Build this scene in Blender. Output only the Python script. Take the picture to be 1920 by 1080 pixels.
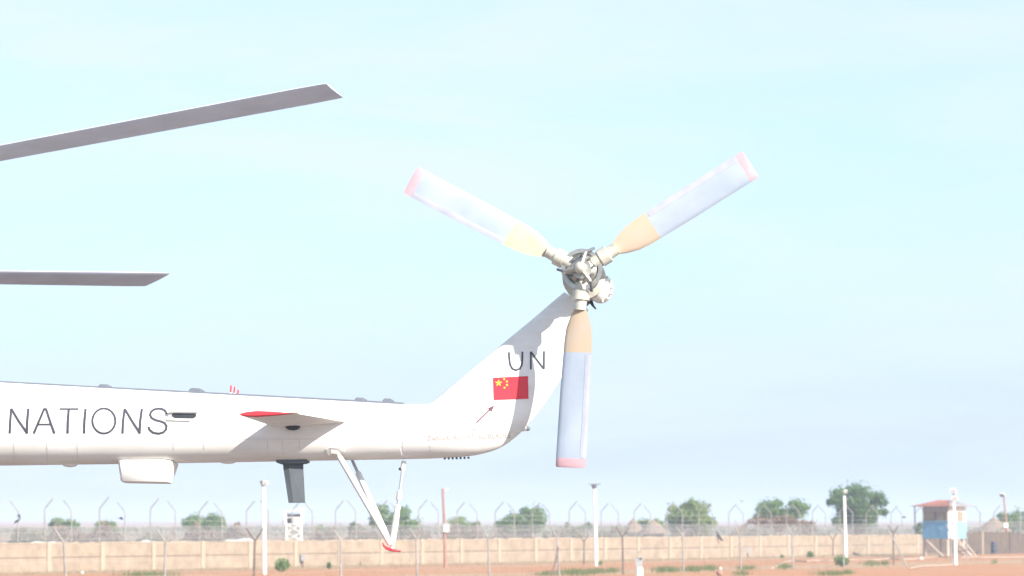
import bpy, bmesh, math, random
from mathutils import Vector, Matrix
from mathutils.bvhtree import BVHTree

random.seed(7)
R = math.radians
scene = bpy.context.scene
for o in list(bpy.data.objects):
    bpy.data.objects.remove(o)
col = scene.collection

# ------------------------------------------------------------------ camera
CAMZ = 2.5                       # eye height above the airfield ground
FPX = 7480.0                     # focal length in pixels of a 1920 wide picture
HORIZON = 972.0
PITCH = math.atan((HORIZON - 540.0) / FPX)
cam_data = bpy.data.cameras.new("camera")
cam_data.sensor_width = 36.0
cam_data.lens = 36.0 * FPX / 1920.0
cam_data.clip_start = 0.5
cam_data.clip_end = 20000.0
cam_data.dof.use_dof = True
cam_data.dof.focus_distance = 41.0
cam_data.dof.aperture_fstop = 4.6
cam = bpy.data.objects.new("camera", cam_data)
cam.location = (0, 0, CAMZ)
cam.rotation_euler = (R(90) + PITCH, 0, 0)
col.objects.link(cam)
scene.camera = cam

# ------------------------------------------------------------------ light
SUN_TRAVEL = Vector((-0.80, 0.86, -0.70)).normalized()    # the way the light goes
SUN_FROM = -SUN_TRAVEL
sun_el = math.asin(SUN_FROM.z)
sun_az = math.atan2(SUN_FROM.x, SUN_FROM.y)
world = bpy.data.worlds.new("World")
scene.world = world
world.use_nodes = True
wn, wl = world.node_tree.nodes, world.node_tree.links
wn.clear()
sky = wn.new("ShaderNodeTexSky")
sky.sky_type = 'NISHITA'
sky.sun_disc = False
sky.sun_elevation = sun_el
sky.sun_rotation = sun_az
sky.altitude = 0
sky.air_density = 0.8
sky.dust_density = 1.6
sky.ozone_density = 4.5
tc = wn.new("ShaderNodeTexCoord")
mp = wn.new("ShaderNodeMapping")
mp.inputs['Scale'].default_value = (5.0, 5.0, 26.0)
mp.inputs['Rotation'].default_value = (0, R(4), 0)
cn = wn.new("ShaderNodeTexNoise")
cn.inputs['Scale'].default_value = 1.3
cn.inputs['Detail'].default_value = 7
cn.inputs['Roughness'].default_value = 0.6
cn.inputs['Distortion'].default_value = 0.5
cr = wn.new("ShaderNodeValToRGB")
cr.color_ramp.elements[0].position = 0.40
cr.color_ramp.elements[0].color = (0.36, 0.36, 0.36, 1)
cr.color_ramp.elements[1].position = 0.72
cr.color_ramp.elements[1].color = (0.90, 0.90, 0.90, 1)
mx = wn.new("ShaderNodeMix")
mx.data_type = 'RGBA'
mx.inputs['B'].default_value = (3.35, 3.80, 4.05, 1)        # thin lit cirrus, as bright as the hazy sky round it
bg = wn.new("ShaderNodeBackground")
bg.inputs['Strength'].default_value = 0.104
wo = wn.new("ShaderNodeOutputWorld")
wl.new(tc.outputs['Generated'], mp.inputs['Vector'])
wl.new(mp.outputs['Vector'], cn.inputs['Vector'])
wl.new(cn.outputs['Fac'], cr.inputs['Fac'])
wl.new(cr.outputs['Color'], mx.inputs['Factor'])
wl.new(sky.outputs['Color'], mx.inputs['A'])
wl.new(mx.outputs['Result'], bg.inputs['Color'])
wl.new(bg.outputs['Background'], wo.inputs['Surface'])

sun_data = bpy.data.lights.new("sun", 'SUN')
sun_data.energy = 4.2
sun_data.angle = R(0.5)
sun_data.color = (1.0, 0.93, 0.82)
sun = bpy.data.objects.new("sun", sun_data)
sun.rotation_euler = SUN_TRAVEL.to_track_quat('-Z', 'Y').to_euler()
sun.location = (30, -20, 60)
col.objects.link(sun)

vs = scene.view_settings
vs.view_transform = 'Standard'
vs.look = 'None'
vs.exposure = 1.3
vs.gamma = 1.0
vs.use_curve_mapping = False

# ------------------------------------------------------------------ geometry of the view, used only to measure positions
CAMP = Vector((0, 0, CAMZ))
CF = Vector((0, math.cos(PITCH), math.sin(PITCH)))
CU = Vector((0, -math.sin(PITCH), math.cos(PITCH)))
CR = Vector((1, 0, 0))
def ray(px, py):
    return (CF + CR * ((px - 960.0) / FPX) + CU * ((540.0 - py) / FPX)).normalized()
def at(px, py, Y):
    d = ray(px, py)
    return CAMP + d * (Y / d.y)
def ground_depth(py):
    d = ray(960, py)
    t = -CAMZ / d.z
    return d.y * t
def on_ground(px, py, z=0.0):
    d = ray(px, py)
    return CAMP + d * ((z - CAMZ) / d.z)

# ------------------------------------------------------------------ materials
def _col(c):
    return (c[0], c[1], c[2], 1)
def mat(name, c, rough=0.6, metal=0.0, var=0.12, scale=6.0, c2=None, bump=0.0, spec=0.4, detail=5.0, stretch=None):
    m = bpy.data.materials.new(name)
    m.use_nodes = True
    n, l = m.node_tree.nodes, m.node_tree.links
    b = n["Principled BSDF"]
    b.inputs['Roughness'].default_value = rough
    b.inputs['Metallic'].default_value = metal
    b.inputs['Specular IOR Level'].default_value = spec
    t = n.new("ShaderNodeTexCoord")
    v = t.outputs['Object']
    if stretch:
        mm = n.new("ShaderNodeMapping")
        mm.inputs['Scale'].default_value = stretch
        l.new(v, mm.inputs['Vector'])
        v = mm.outputs['Vector']
    no = n.new("ShaderNodeTexNoise")
    no.inputs['Scale'].default_value = scale
    no.inputs['Detail'].default_value = detail
    no.inputs['Roughness'].default_value = 0.62
    l.new(v, no.inputs['Vector'])
    mr = n.new("ShaderNodeMapRange")
    mr.inputs['From Min'].default_value = 0.3
    mr.inputs['From Max'].default_value = 0.7
    l.new(no.outputs['Fac'], mr.inputs['Value'])
    mi = n.new("ShaderNodeMix")
    mi.data_type = 'RGBA'
    a = c
    if c2 is None:
        c2 = tuple(min(1, x * (1 - var)) for x in c)
        a = tuple(min(1, x * (1 + var * 0.5)) for x in c)
    mi.inputs['A'].default_value = _col(a)
    mi.inputs['B'].default_value = _col(c2)
    l.new(mr.outputs['Result'], mi.inputs['Factor'])
    l.new(mi.outputs['Result'], b.inputs['Base Color'])
    if bump:
        bu = n.new("ShaderNodeBump")
        bu.inputs['Strength'].default_value = bump
        bu.inputs['Distance'].default_value = 0.02
        l.new(no.outputs['Fac'], bu.inputs['Height'])
        l.new(bu.outputs['Normal'], b.inputs['Normal'])
    return m

M = {}
M['hull'] = mat('white_hull_paint', (0.81, 0.81, 0.80), 0.42, var=0.05, scale=2.6, c2=(0.66, 0.635, 0.61), stretch=(0.5, 1, 2.4), detail=9)
M['spine'] = mat('spine_grey_paint', (0.13, 0.145, 0.18), 0.6, var=0.15)
M['seam'] = mat('seam_grime', (0.62, 0.60, 0.58), 0.8, var=0.2, scale=30)
M['letter'] = mat('black_lettering', (0.055, 0.06, 0.08), 0.6, var=0.2, scale=20)
M['red'] = mat('red_paint', (0.62, 0.035, 0.05), 0.45, var=0.12, scale=8)
M['flagred'] = mat('flag_red', (0.66, 0.03, 0.05), 0.55, var=0.06, scale=10)
M['yellow'] = mat('flag_yellow', (0.78, 0.58, 0.05), 0.55, var=0.05)
M['arrow'] = mat('arrow_maroon', (0.13, 0.05, 0.07), 0.6, var=0.15)
M['faded'] = mat('faded_red_print', (0.33, 0.22, 0.22), 0.7, c2=(0.58, 0.49, 0.48), scale=14)
M['greyprint'] = mat('grey_print', (0.30, 0.28, 0.28), 0.7, c2=(0.44, 0.42, 0.42), scale=14)
M['dark'] = mat('near_black', (0.03, 0.033, 0.045), 0.8)
M['antenna'] = mat('antenna_grey', (0.085, 0.10, 0.115), 0.6, var=0.1)
M['steel'] = mat('brushed_steel', (0.46, 0.45, 0.41), 0.38, metal=0.85, var=0.3, scale=14)
M['sleeve'] = mat('sleeve_metal', (0.56, 0.54, 0.47), 0.5, metal=0.3, var=0.25, scale=10)
M['blade'] = mat('tail_blade_grey', (0.35, 0.40, 0.49), 0.5, c2=(0.27, 0.32, 0.40), scale=2.5, stretch=(1, 4, 1), detail=8)
M['bladeroot'] = mat('tail_blade_tan', (0.46, 0.345, 0.235), 0.6, c2=(0.43, 0.36, 0.30), scale=5)
M['bladetip'] = mat('tail_blade_tip', (0.50, 0.31, 0.35), 0.5, var=0.1)
M['mainblade'] = mat('main_blade_grey', (0.50, 0.54, 0.66), 0.55, var=0.12, scale=2)
M['rod'] = mat('chrome_rod', (0.55, 0.55, 0.62), 0.3, metal=0.5)
M['post'] = mat('galvanised_post', (0.275, 0.255, 0.24), 0.65, var=0.3, scale=5)
M['postdark'] = mat('rusty_post', (0.14, 0.105, 0.09), 0.8, var=0.35, scale=6)
M['wire'] = mat('fence_wire', (0.40, 0.38, 0.37), 0.6, var=0.2)
M['wall'] = mat('sand_block_wall', (0.325, 0.26, 0.195), 0.9, c2=(0.22, 0.165, 0.12), scale=1.6, bump=0.4, detail=9)
M['pilaster'] = mat('pilaster_plaster', (0.35, 0.285, 0.215), 0.9, var=0.15, scale=4)
M['mud'] = mat('brown_mud_wall', (0.125, 0.092, 0.07), 0.95, c2=(0.075, 0.058, 0.048), scale=2.2, bump=0.6)
M['polewhite'] = mat('pole_white_paint', (0.80, 0.80, 0.78), 0.5, var=0.06)
M['polebrown'] = mat('rusty_red_pole', (0.22, 0.105, 0.075), 0.8, c2=(0.36, 0.20, 0.15), scale=4, stretch=(3, 3, 1))
M['lampgrey'] = mat('lamp_housing', (0.12, 0.125, 0.14), 0.5)
M['roof'] = mat('rusty_iron_roof', (0.30, 0.105, 0.065), 0.75, c2=(0.20, 0.085, 0.06), scale=2.5, stretch=(3, 1, 1))
M['roofunder'] = mat('zinc_sheet', (0.30, 0.29, 0.30), 0.6, var=0.3)
M['blue'] = mat('un_blue_paint', (0.10, 0.31, 0.54), 0.6, c2=(0.14, 0.34, 0.52), scale=2.0)
M['paleblue'] = mat('pale_blue_paint', (0.20, 0.44, 0.58), 0.6, var=0.15, scale=3)
M['wood'] = mat('pale_timber', (0.50, 0.42, 0.36), 0.8, var=0.3, scale=5, stretch=(4, 4, 1))
M['grille'] = mat('window_mesh', (0.20, 0.165, 0.135), 0.9, c2=(0.29, 0.25, 0.20), scale=1.6)
M['tan'] = mat('tan_board', (0.26, 0.205, 0.155), 0.8, var=0.2)
M['zinc'] = mat('zinc_box', (0.40, 0.42, 0.44), 0.45, metal=0.3, var=0.2)
M['tarp'] = mat('white_tarpaulin', (0.80, 0.79, 0.78), 0.7, var=0.06)
M['bark'] = mat('bark', (0.20, 0.14, 0.10), 0.9, var=0.3)
M['thatch'] = mat('thatch', (0.27, 0.19, 0.135), 0.95, c2=(0.16, 0.115, 0.09), scale=3, stretch=(3, 3, 1))
M['bird'] = mat('dark_feathers', (0.02, 0.02, 0.028), 0.7)
M['plastic'] = mat('black_plastic', (0.02, 0.02, 0.026), 0.5)
M['barrel'] = mat('blue_black_barrel', (0.05, 0.055, 0.085), 0.6)
M['hose'] = mat('dusty_white_hose', (0.42, 0.34, 0.28), 0.8, var=0.15)
M['stone'] = mat('white_stone', (0.72, 0.68, 0.60), 0.8)

def leafmat(name, c, c2, scale=1.1):
    m = mat(name, c, 0.75, c2=c2, scale=scale, spec=0.15)
    n, l = m.node_tree.nodes, m.node_tree.links
    b = n["Principled BSDF"]
    tr = n.new("ShaderNodeBsdfTranslucent")
    src = b.inputs['Base Color'].links[0].from_socket
    l.new(src, tr.inputs['Color'])
    ms = n.new("ShaderNodeMixShader")
    ms.inputs['Fac'].default_value = 0.3
    out = n["Material Output"]
    l.new(b.outputs['BSDF'], ms.inputs[1])
    l.new(tr.outputs['BSDF'], ms.inputs[2])
    l.new(ms.outputs['Shader'], out.inputs['Surface'])
    return m
M['leaf'] = leafmat('acacia_leaves', (0.175, 0.265, 0.070), (0.095, 0.165, 0.050))
M['leafpale'] = leafmat('pale_leaves', (0.235, 0.300, 0.090), (0.150, 0.210, 0.065))
M['leafdeep'] = leafmat('deep_leaves', (0.135, 0.215, 0.065), (0.075, 0.135, 0.045))
M['dry'] = leafmat('dry_twigs', (0.30, 0.225, 0.165), (0.20, 0.155, 0.115))
M['dryred'] = leafmat('dead_creeper', (0.30, 0.19, 0.11), (0.20, 0.14, 0.09))
M['scrub'] = leafmat('far_scrub', (0.24, 0.23, 0.15), (0.18, 0.175, 0.12))
M['grass'] = leafmat('tuft_grass', (0.150, 0.180, 0.065), (0.110, 0.140, 0.055))
M['drygrass'] = leafmat('dry_grass', (0.36, 0.29, 0.19), (0.28, 0.22, 0.14))

# ------------------------------------------------------------------ mesh helpers
class MB:
    def __init__(self):
        self.v, self.f = [], []
    def add(self, vs_, fs_):
        k = len(self.v)
        self.v += [Vector(p) for p in vs_]
        self.f += [tuple(i + k for i in f) for f in fs_]
    def box(self, a, b):
        (x0, y0, z0), (x1, y1, z1) = a, b
        self.add([(x0, y0, z0), (x1, y0, z0), (x1, y1, z0), (x0, y1, z0), (x0, y0, z1), (x1, y0, z1), (x1, y1, z1), (x0, y1, z1)],
                 [(0, 3, 2, 1), (4, 5, 6, 7), (0, 1, 5, 4), (1, 2, 6, 5), (2, 3, 7, 6), (3, 0, 4, 7)])
    def obox(self, c, ax, ay, az):
        c, ax, ay, az = Vector(c), Vector(ax), Vector(ay), Vector(az)
        p = [c + sx * ax + sy * ay + sz * az for sz in (-1, 1) for sx, sy in ((-1, -1), (1, -1), (1, 1), (-1, 1))]
        self.add(p, [(0, 3, 2, 1), (4, 5, 6, 7), (0, 1, 5, 4), (1, 2, 6, 5), (2, 3, 7, 6), (3, 0, 4, 7)])
    def tube(self, pts, rad, n=8, cap=True):
        pts = [Vector(p) for p in pts]
        if not hasattr(rad, '__len__'):
            rad = [rad] * len(pts)
        rings = []
        prev = None
        for i, p in enumerate(pts):
            d = (pts[min(i + 1, len(pts) - 1)] - pts[max(i - 1, 0)]).normalized()
            if prev is None:
                u = d.orthogonal().normalized()
            else:
                u = (prev - d * prev.dot(d))
                u = u.normalized() if u.length > 1e-6 else d.orthogonal().normalized()
            prev = u
            w = d.cross(u)
            rings.append([p + (u * math.cos(2 * math.pi * k / n) + w * math.sin(2 * math.pi * k / n)) * rad[i] for k in range(n)])
        self.loft(rings, cap)
    def loft(self, rings, cap=True):
        n = len(rings[0])
        vs_ = [p for r in rings for p in r]
        fs_ = []
        for i in range(len(rings) - 1):
            for k in range(n):
                a, b = i * n + k, i * n + (k + 1) % n
                fs_.append((a, b, b + n, a + n))
        if cap:
            fs_.append(tuple(reversed(range(n))))
            fs_.append(tuple(range((len(rings) - 1) * n, len(rings) * n)))
        self.add(vs_, fs_)
    def ball(self, c, r, nu=10, nv=7, sc=(1, 1, 1)):
        c = Vector(c)
        rings = []
        for i in range(nv + 1):
            a = -math.pi / 2 + math.pi * i / nv
            rr = max(math.cos(a), 0.02) * r
            rings.append([c + Vector((math.cos(2 * math.pi * k / nu) * rr * sc[0], math.sin(2 * math.pi * k / nu) * rr * sc[1], math.sin(a) * r * sc[2])) for k in range(nu)])
        self.loft(rings)
    def build(self, name, material, parent=None, smooth=False, base=None, fix=True):
        off = Vector((0, 0, 0))
        if base is not None:
            off = Vector(base)
        me = bpy.data.meshes.new(name)
        me.from_pydata([tuple(p - off) for p in self.v], [], self.f)
        me.materials.append(material)
        if fix:
            bm = bmesh.new(); bm.from_mesh(me)
            bmesh.ops.recalc_face_normals(bm, faces=bm.faces)
            bm.to_mesh(me); bm.free()
        if smooth:
            me.shade_smooth()
        me.update()
        o = bpy.data.objects.new(name, me)
        col.objects.link(o)
        if parent is not None:
            o.parent = parent
        else:
            o.location = off
        return o
    def child(self, name, material, parent, smooth=False, fix=True):
        """verts are in world space; the parent is an unrotated empty"""
        return self.build(name, material, parent, smooth, base=parent.location, fix=fix)

def tag(o, label=None, cat=None, group=None, kind=None):
    if label: o['label'] = label
    if cat: o['category'] = cat
    if group: o['group'] = group
    if kind: o['kind'] = kind
    return o
def empty(name, loc, label=None, cat=None, group=None):
    o = bpy.data.objects.new(name, None)
    o.empty_display_size = 0.3
    o.location = loc
    col.objects.link(o)
    return tag(o, label, cat, group)
def smooth_angle(o, deg=40):
    me = o.data
    me.shade_smooth()
    try:
        me.set_sharp_from_angle(angle=R(deg))
    except Exception:
        pass
    return o
def interp(xs, ys, x):
    if x <= xs[0]: return ys[0]
    for i in range(len(xs) - 1):
        if x <= xs[i + 1]:
            t = (x - xs[i]) / (xs[i + 1] - xs[i])
            return ys[i] + (ys[i + 1] - ys[i]) * t
    return ys[-1]

# ------------------------------------------------------------------ wall line (measured from the photograph, see the two ends)
WA = on_ground(0, 1075); WB = on_ground(1725, 1039)
WD = (WB - WA); WD.z = 0; WLEN = WD.length; WD.normalize()
WN = Vector((WD.y, -WD.x, 0))                  # towards the camera side
WH = 1.37
def wall_t(px):
    r = (px - 960.0) / FPX
    return (r * WA.y - WA.x) / (WD.x - r * WD.y)
def wp(t, d=0.0, z=0.0):
    p = WA + WD * t + WN * d
    return Vector((p.x, p.y, z))

# ------------------------------------------------------------------ ground: one sheet to the horizon
def ground_material():
    m = bpy.data.materials.new('airfield_ground')
    m.use_nodes = True
    n, l = m.node_tree.nodes, m.node_tree.links
    b = n["Principled BSDF"]
    b.inputs['Roughness'].default_value = 0.95
    b.inputs['Specular IOR Level'].default_value = 0.1
    g = n.new("ShaderNodeNewGeometry")
    def noise(scale, detail=6, stretch=None):
        t = n.new("ShaderNodeTexNoise"); t.inputs['Scale'].default_value = scale; t.inputs['Detail'].default_value = detail
        l.new(g.outputs['Position'], t.inputs['Vector']); return t.outputs['Fac']
    def math_(op, a, b_=None, clamp=False):
        k = n.new("ShaderNodeMath"); k.operation = op; k.use_clamp = clamp
        for i, x in enumerate((a, b_)):
            if x is None: continue
            if isinstance(x, (int, float)): k.inputs[i].default_value = x
            else: l.new(x, k.inputs[i])
        return k.outputs[0]
    def mix(f, a, b_):
        k = n.new("ShaderNodeMix"); k.data_type = 'RGBA'
        if isinstance(f, (int, float)): k.inputs['Factor'].default_value = f
        else: l.new(f, k.inputs['Factor'])
        for s, x in (('A', a), ('B', b_)):
            if isinstance(x, tuple): k.inputs[s].default_value = _col(x)
            else: l.new(x, k.inputs[s])
        return k.outputs['Result']
    vsub = n.new("ShaderNodeVectorMath"); vsub.operation = 'SUBTRACT'
    l.new(g.outputs['Position'], vsub.inputs[0]); vsub.inputs[1].default_value = tuple(WA)
    dt = n.new("ShaderNodeVectorMath"); dt.operation = 'DOT_PRODUCT'
    l.new(vsub.outputs[0], dt.inputs[0]); dt.inputs[1].default_value = tuple(WN)
    wob = math_('MULTIPLY', math_('SUBTRACT', noise(0.06, 3), 0.5), 7.0)
    d = math_('ADD', dt.outputs['Value'], wob)
    def band(lo, hi, soft):
        a = math_('DIVIDE', math_('SUBTRACT', d, lo), soft, True)
        c = math_('DIVIDE', math_('SUBTRACT', hi, d), soft, True)
        return math_('MULTIPLY', a, c)
    fine = math_('MULTIPLY', math_('SUBTRACT', noise(1.7, 9), 0.3), 2.2, True)
    earth = mix(fine, (0.34, 0.155, 0.080), (0.44, 0.235, 0.135))
    dry = mix(fine, (0.345, 0.25, 0.175), (0.24, 0.165, 0.115))
    verge = mix(fine, (0.40, 0.30, 0.20), (0.31, 0.215, 0.145))
    c = mix(band(-400, 5.0, 4.0), earth, dry)
    c = mix(math_('MULTIPLY', band(17.0, 27.0, 4.0), 0.75), c, verge)
    patch = math_('MULTIPLY', math_('SUBTRACT', noise(0.16, 7), 0.50), 5.0, True)
    c = mix(math_('MULTIPLY', patch, 0.5), c, verge)
    l.new(c, b.inputs['Base Color'])
    bu = n.new("ShaderNodeBump"); bu.inputs['Strength'].default_value = 0.5; bu.inputs['Distance'].default_value = 0.05
    l.new(noise(3.0, 9), bu.inputs['Height']); l.new(bu.outputs['Normal'], b.inputs['Normal'])
    return m
mb = MB()
# a grid that is gently uneven near the wall and flat far off
gx = [-3500, -900, -250] + [-90 + 6 * i for i in range(31)] + [250, 900, 3500]
gy = [-3500, -600, -60] + [20 + 8 * i for i in range(48)] + [500, 900, 1800, 6000]
for y in gy:
    for x in gx:
        z = 0.0
        if -90 < x < 90 and 60 < y < 400:
            z = 0.05 * math.sin(x * 0.21 + y * 0.06) * math.sin(y * 0.13 + 1.0) - 0.03
        mb.v.append(Vector((x, y, z)))
W_ = len(gx)
for j in range(len(gy) - 1):
    for i in range(W_ - 1):
        mb.f.append((j * W_ + i, j * W_ + i + 1, (j + 1) * W_ + i + 1, (j + 1) * W_ + i))
ground = mb.build('ground', ground_material(), smooth=True)
tag(ground, 'red laterite airfield ground with dry verges', None, None, 'structure')

# slab added out of frame to tone the light bounced onto the helicopter
mb = MB()
mb.box((-400, -300, -0.35), (400, 118, 0.03))
bounce_slab = mb.build('unseen_bounce_slab', mat('bounce_slab_brown', (0.205, 0.16, 0.14), 0.9, c2=(0.165, 0.13, 0.115), scale=0.4, bump=0.3), base=(0, 0, 0))
tag(bounce_slab, 'unseen red-brown slab added to tone the bounce light on the hull', None, None, 'structure')

# ------------------------------------------------------------------ perimeter wall: pilasters and two courses of panels in every bay
BAY = 4.434
T0 = 3.81
kmin = -4
kmax = int((WLEN - T0) / BAY)
def wbox(mbx, t0, t1, d0, d1, z0, z1):
    c = (wp(t0, d0, z0) + wp(t1, d1, z1)) / 2
    mbx.obox(c, WD * (t1 - t0) / 2, WN * (d1 - d0) / 2, Vector((0, 0, (z1 - z0) / 2)))
wall = empty('perimeter_wall', wp(T0), 'long sandy concrete wall with pale pilasters behind the tail boom', 'wall')
for k in range(kmin, kmax + 1):
    t = T0 + k * BAY
    m1 = MB(); wbox(m1, t - 0.16, t + 0.16, -0.10, 0.10, -0.1, WH + 0.02)
    m1.child('pilaster', M['pilaster'], wall)
    t2 = min(t + BAY, WLEN + 0.5)
    for (z0, z1, dd) in ((-0.1, 0.665, 0.045), (0.70, WH - 0.05, 0.035)):
        m2 = MB(); wbox(m2, t + 0.16, t2 - 0.16, -0.06, dd + random.uniform(-.008, .008), z0, z1)
        m2.child('panel', M['wall'], wall)
    m3 = MB(); wbox(m3, t + 0.16, t2 - 0.16, -0.055, 0.015, 0.665, 0.70)
    m3.child('joint', M['mud'], wall)
    # uneven capping course
    m4 = MB()
    n_ = 9
    for q in range(n_):
        a = t + 0.16 + (t2 - t - 0.32) * q / n_; b = t + 0.16 + (t2 - t - 0.32) * (q + 1) / n_
        wbox(m4, a, b - 0.01, -0.065, 0.055, WH - 0.05, WH + random.uniform(-0.02, 0.035))
    m4.child('coping', M['pilaster'], wall)

# brown wall beyond the corner
C0 = wp(WLEN + 0.6)
mudwall = empty('mud_wall', C0, 'darker brown mud wall beyond the blue watch hut', 'wall')
BE = on_ground(2150, 1034)
BDv = Vector((BE.x - C0.x, BE.y - C0.y, 0)); BL = BDv.length; BDv.normalize()
BNv = Vector((BDv.y, -BDv.x, 0))
k = 0; s = 0.0
while s < BL:
    e = min(s + 3.6, BL)
    m1 = MB()
    c = C0 + BDv * ((s + e) / 2) + Vector((0, 0, 0.70 + 0.02 * (k % 3)))
    m1.obox(c, BDv * ((e - s) / 2 - 0.12), BNv * 0.08, Vector((0, 0, 0.72 + 0.02 * (k % 3))))
    m1.child('panel', M['mud'], mudwall)
    m1 = MB(); m1.obox(C0 + BDv * e + Vector((0, 0, 0.74)), BDv * 0.13, BNv * 0.13, Vector((0, 0, 0.78)))
    m1.child('pilaster', M['tan'] if k % 2 else M['mud'], mudwall)
    s = e; k += 1

# ------------------------------------------------------------------ security fence on the wall
fence = empty('security_fence', wp(T0 + 2), 'tall wire fence with bent-top posts rising from the sandy wall', 'fence')
def fence_post(t, side, ztop=2.92):
    m1 = MB()
    b = wp(t, -0.13, 0.0)
    ln = Vector((random.uniform(-.07, .07), 0, 0))
    arm = WN * side * 0.50 + Vector((0, 0, 0.52))
    m1.tube([b, b + ln + Vector((0, 0, ztop - 0.06)), b + ln + Vector((0, 0, ztop)) + arm * 0.08, b + ln + Vector((0, 0, ztop)) + arm * random.uniform(.9, 1.08)], [0.031, 0.031, 0.031, 0.026], 7)
    return smooth_angle(m1.child('post', M['post'], fence))
for k in range(kmin, kmax + 1):
    t = T0 + k * BAY
    fence_post(t, +1, 2.92 + random.uniform(-.06, .06))
    fence_post(t + 2.13, -1, 2.86 + random.uniform(-.06, .06))
def strand(mbx, t0, t1, d, z, r, step=2.2, sag=0.03):
    pts = []
    n_ = max(2, int((t1 - t0) / step))
    for i in range(n_ + 1):
        t = t0 + (t1 - t0) * i / n_
        pts.append(wp(t, d, z + (0 if i % 2 == 0 else -sag) + random.uniform(-.01, .01)))
    mbx.tube(pts, r, 4, False)
TS, TE = T0 + kmin * BAY, WLEN
m1 = MB()
for z in (1.55, 1.85, 2.12, 2.40, 2.68):
    strand(m1, TS, TE, -0.13, z, 0.007)
m1.child('wire', M['wire'], fence, fix=False)
m1 = MB()                                   # chain link
z0, z1, sp = 1.33, 2.14, 0.12
t = TS
while t < TE - 1:
    for sgn in (1, -1):
        a, b = (t, t + (z1 - z0)) if sgn > 0 else (t + (z1 - z0), t)
        m1.tube([wp(a, -0.14, z0), wp(b, -0.14, z1)], 0.0048, 3, False)
    t += sp
o = m1.child('chain_link', M['wire'], fence, fix=False); o['kind'] = 'stuff'
m1 = MB()                                   # razor wire coil lying behind the posts
pts = []
nl = int((TE - TS) / 0.24)
for i in range(nl * 9):
    a = 2 * math.pi * i / 9
    tt = TS + 0.24 * i / 9
    rr = 0.30 + 0.05 * math.sin(tt * 1.3) + 0.03 * math.sin(tt * 3.7)
    pts.append(wp(tt + 0.05 * math.sin(i), -0.45 + rr * math.cos(a), 1.72 + rr * math.sin(a) + 0.06 * math.sin(tt * 0.6)))
m1.tube(pts, 0.0055, 3, False)
o = m1.child('razor_wire', M['wire'], fence, fix=False); o['kind'] = 'stuff'

# fence running on beyond the hut
fence2 = empty('security_fence', C0 + BDv * 3, 'wire fence continuing above the brown mud wall at the right edge', 'fence')
for px_, side in ((1772, -1), (1842, -1), (1917, -1), (1868, 1)):
    g = (px_ - 960) / FPX
    s = (g * C0.y - C0.x) / (BDv.x - g * BDv.y)
    b = C0 + BDv * s - BNv * 0.25; b.z = 0
    m1 = MB()
    m1.tube([b, b + Vector((0, 0, 2.9)), b + Vector((side * 0.42, 0, 3.45))], [0.045, 0.045, 0.038], 7)
    m1.child('post', M['post'], fence2)
m1 = MB()
for z in (1.65, 1.95, 2.25, 2.5):
    m1.tube([C0 - BNv * 0.25 + Vector((0, 0, z)), C0 + BDv * BL - BNv * 0.25 + Vector((0, 0, z))], 0.009, 4, False)
m1.child('wire', M['wire'], fence2, fix=False)
m1 = MB(); s = 0
while s < BL:
    for sg in (0, 1):
        a, b = (s, s + 0.85) if sg else (s + 0.85, s)
        m1.tube([C0 + BDv * a - BNv * 0.26 + Vector((0, 0, 1.45)), C0 + BDv * b - BNv * 0.26 + Vector((0, 0, 2.3))], 0.007, 3, False)
    s += 0.12
o = m1.child('chain_link', M['wire'], fence2, fix=False); o['kind'] = 'stuff'

# ------------------------------------------------------------------ inner fence of Y posts in front of the wall
yf = empty('y_post_fence', on_ground(1047, 1082), 'row of Y-topped posts standing in the red earth before the wall', 'fence')
FA = on_ground(1047, 1081.5); FB = on_ground(1580, 1062.5)
FD = FB - FA; FD.z = 0; FD.normalize(); FNv = Vector((FD.y, -FD.x, 0))
def ypost(px_, dark=False, lean=0.0, base=None, dl=0.0, h=1.74, arms=(1, 1)):
    if base is None:
        g = (px_ - 960) / FPX
        s = (g * FA.y - FA.x) / (FD.x - g * FD.y)
        b = FA + FD * s; b.z = 0
    else:
        b = base
    m1 = MB()
    top = b + Vector((lean, 0, h))
    r = 0.041
    m1.tube([b - Vector((0, 0, 0.1)), (b + top) / 2, top], [r * 1.08, r, r * 0.95], 7)
    for sgn, on in zip((-1, 1), arms):
        if on:
            m1.tube([top - Vector((0, 0, 0.06)), top + Vector((sgn * random.uniform(0.24, 0.31), random.uniform(-.1, .1), random.uniform(0.33, 0.42)))], [0.040, 0.030], 6)
    return smooth_angle(m1.child('post', M['postdark'] if dark else M['post'], yf))
for px_, dk, lean in ((-95, 0, 0), (127, 0, -0.10), (310, 0, 0.03), (477, 1, 0.04), (640, 0, -0.02), (783, 0, -0.05), (918, 0, -0.06), (1049, 0, -0.12), (1168, 1, -0.03),
                      (1281, 0, -0.05), (1388, 0, -0.04), (1486, 0, -0.05), (1581, 0, -0.03), (1674, 1, 0.0), (1782, 0, -0.02), (1811, 0, -.02), (1925, 0, 0)):
    ypost(px_, bool(dk), lean, arms=(1, 0) if px_ == 1581 else (0, 0) if px_ == 1811 else (1, 1))
ypost(1095, True, base=on_ground(1095, 1057), h=1.28)
ypost(1562, True, base=on_ground(1562, 1044), h=1.15)
for (a, b) in (((1033, 1082), (1047, 1026)), ((1701, 1064), (1665, 992))):     # leaning props
    p = on_ground(*a); q = at(b[0], b[1], p.y + 0.4)
    m1 = MB(); m1.tube([p, (p + q) / 2 + Vector((0.03, 0, 0)), q], 0.035, 6)
    m1.child('prop', M['postdark'] if a[0] < 1100 else M['post'], yf)
m1 = MB()
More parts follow.
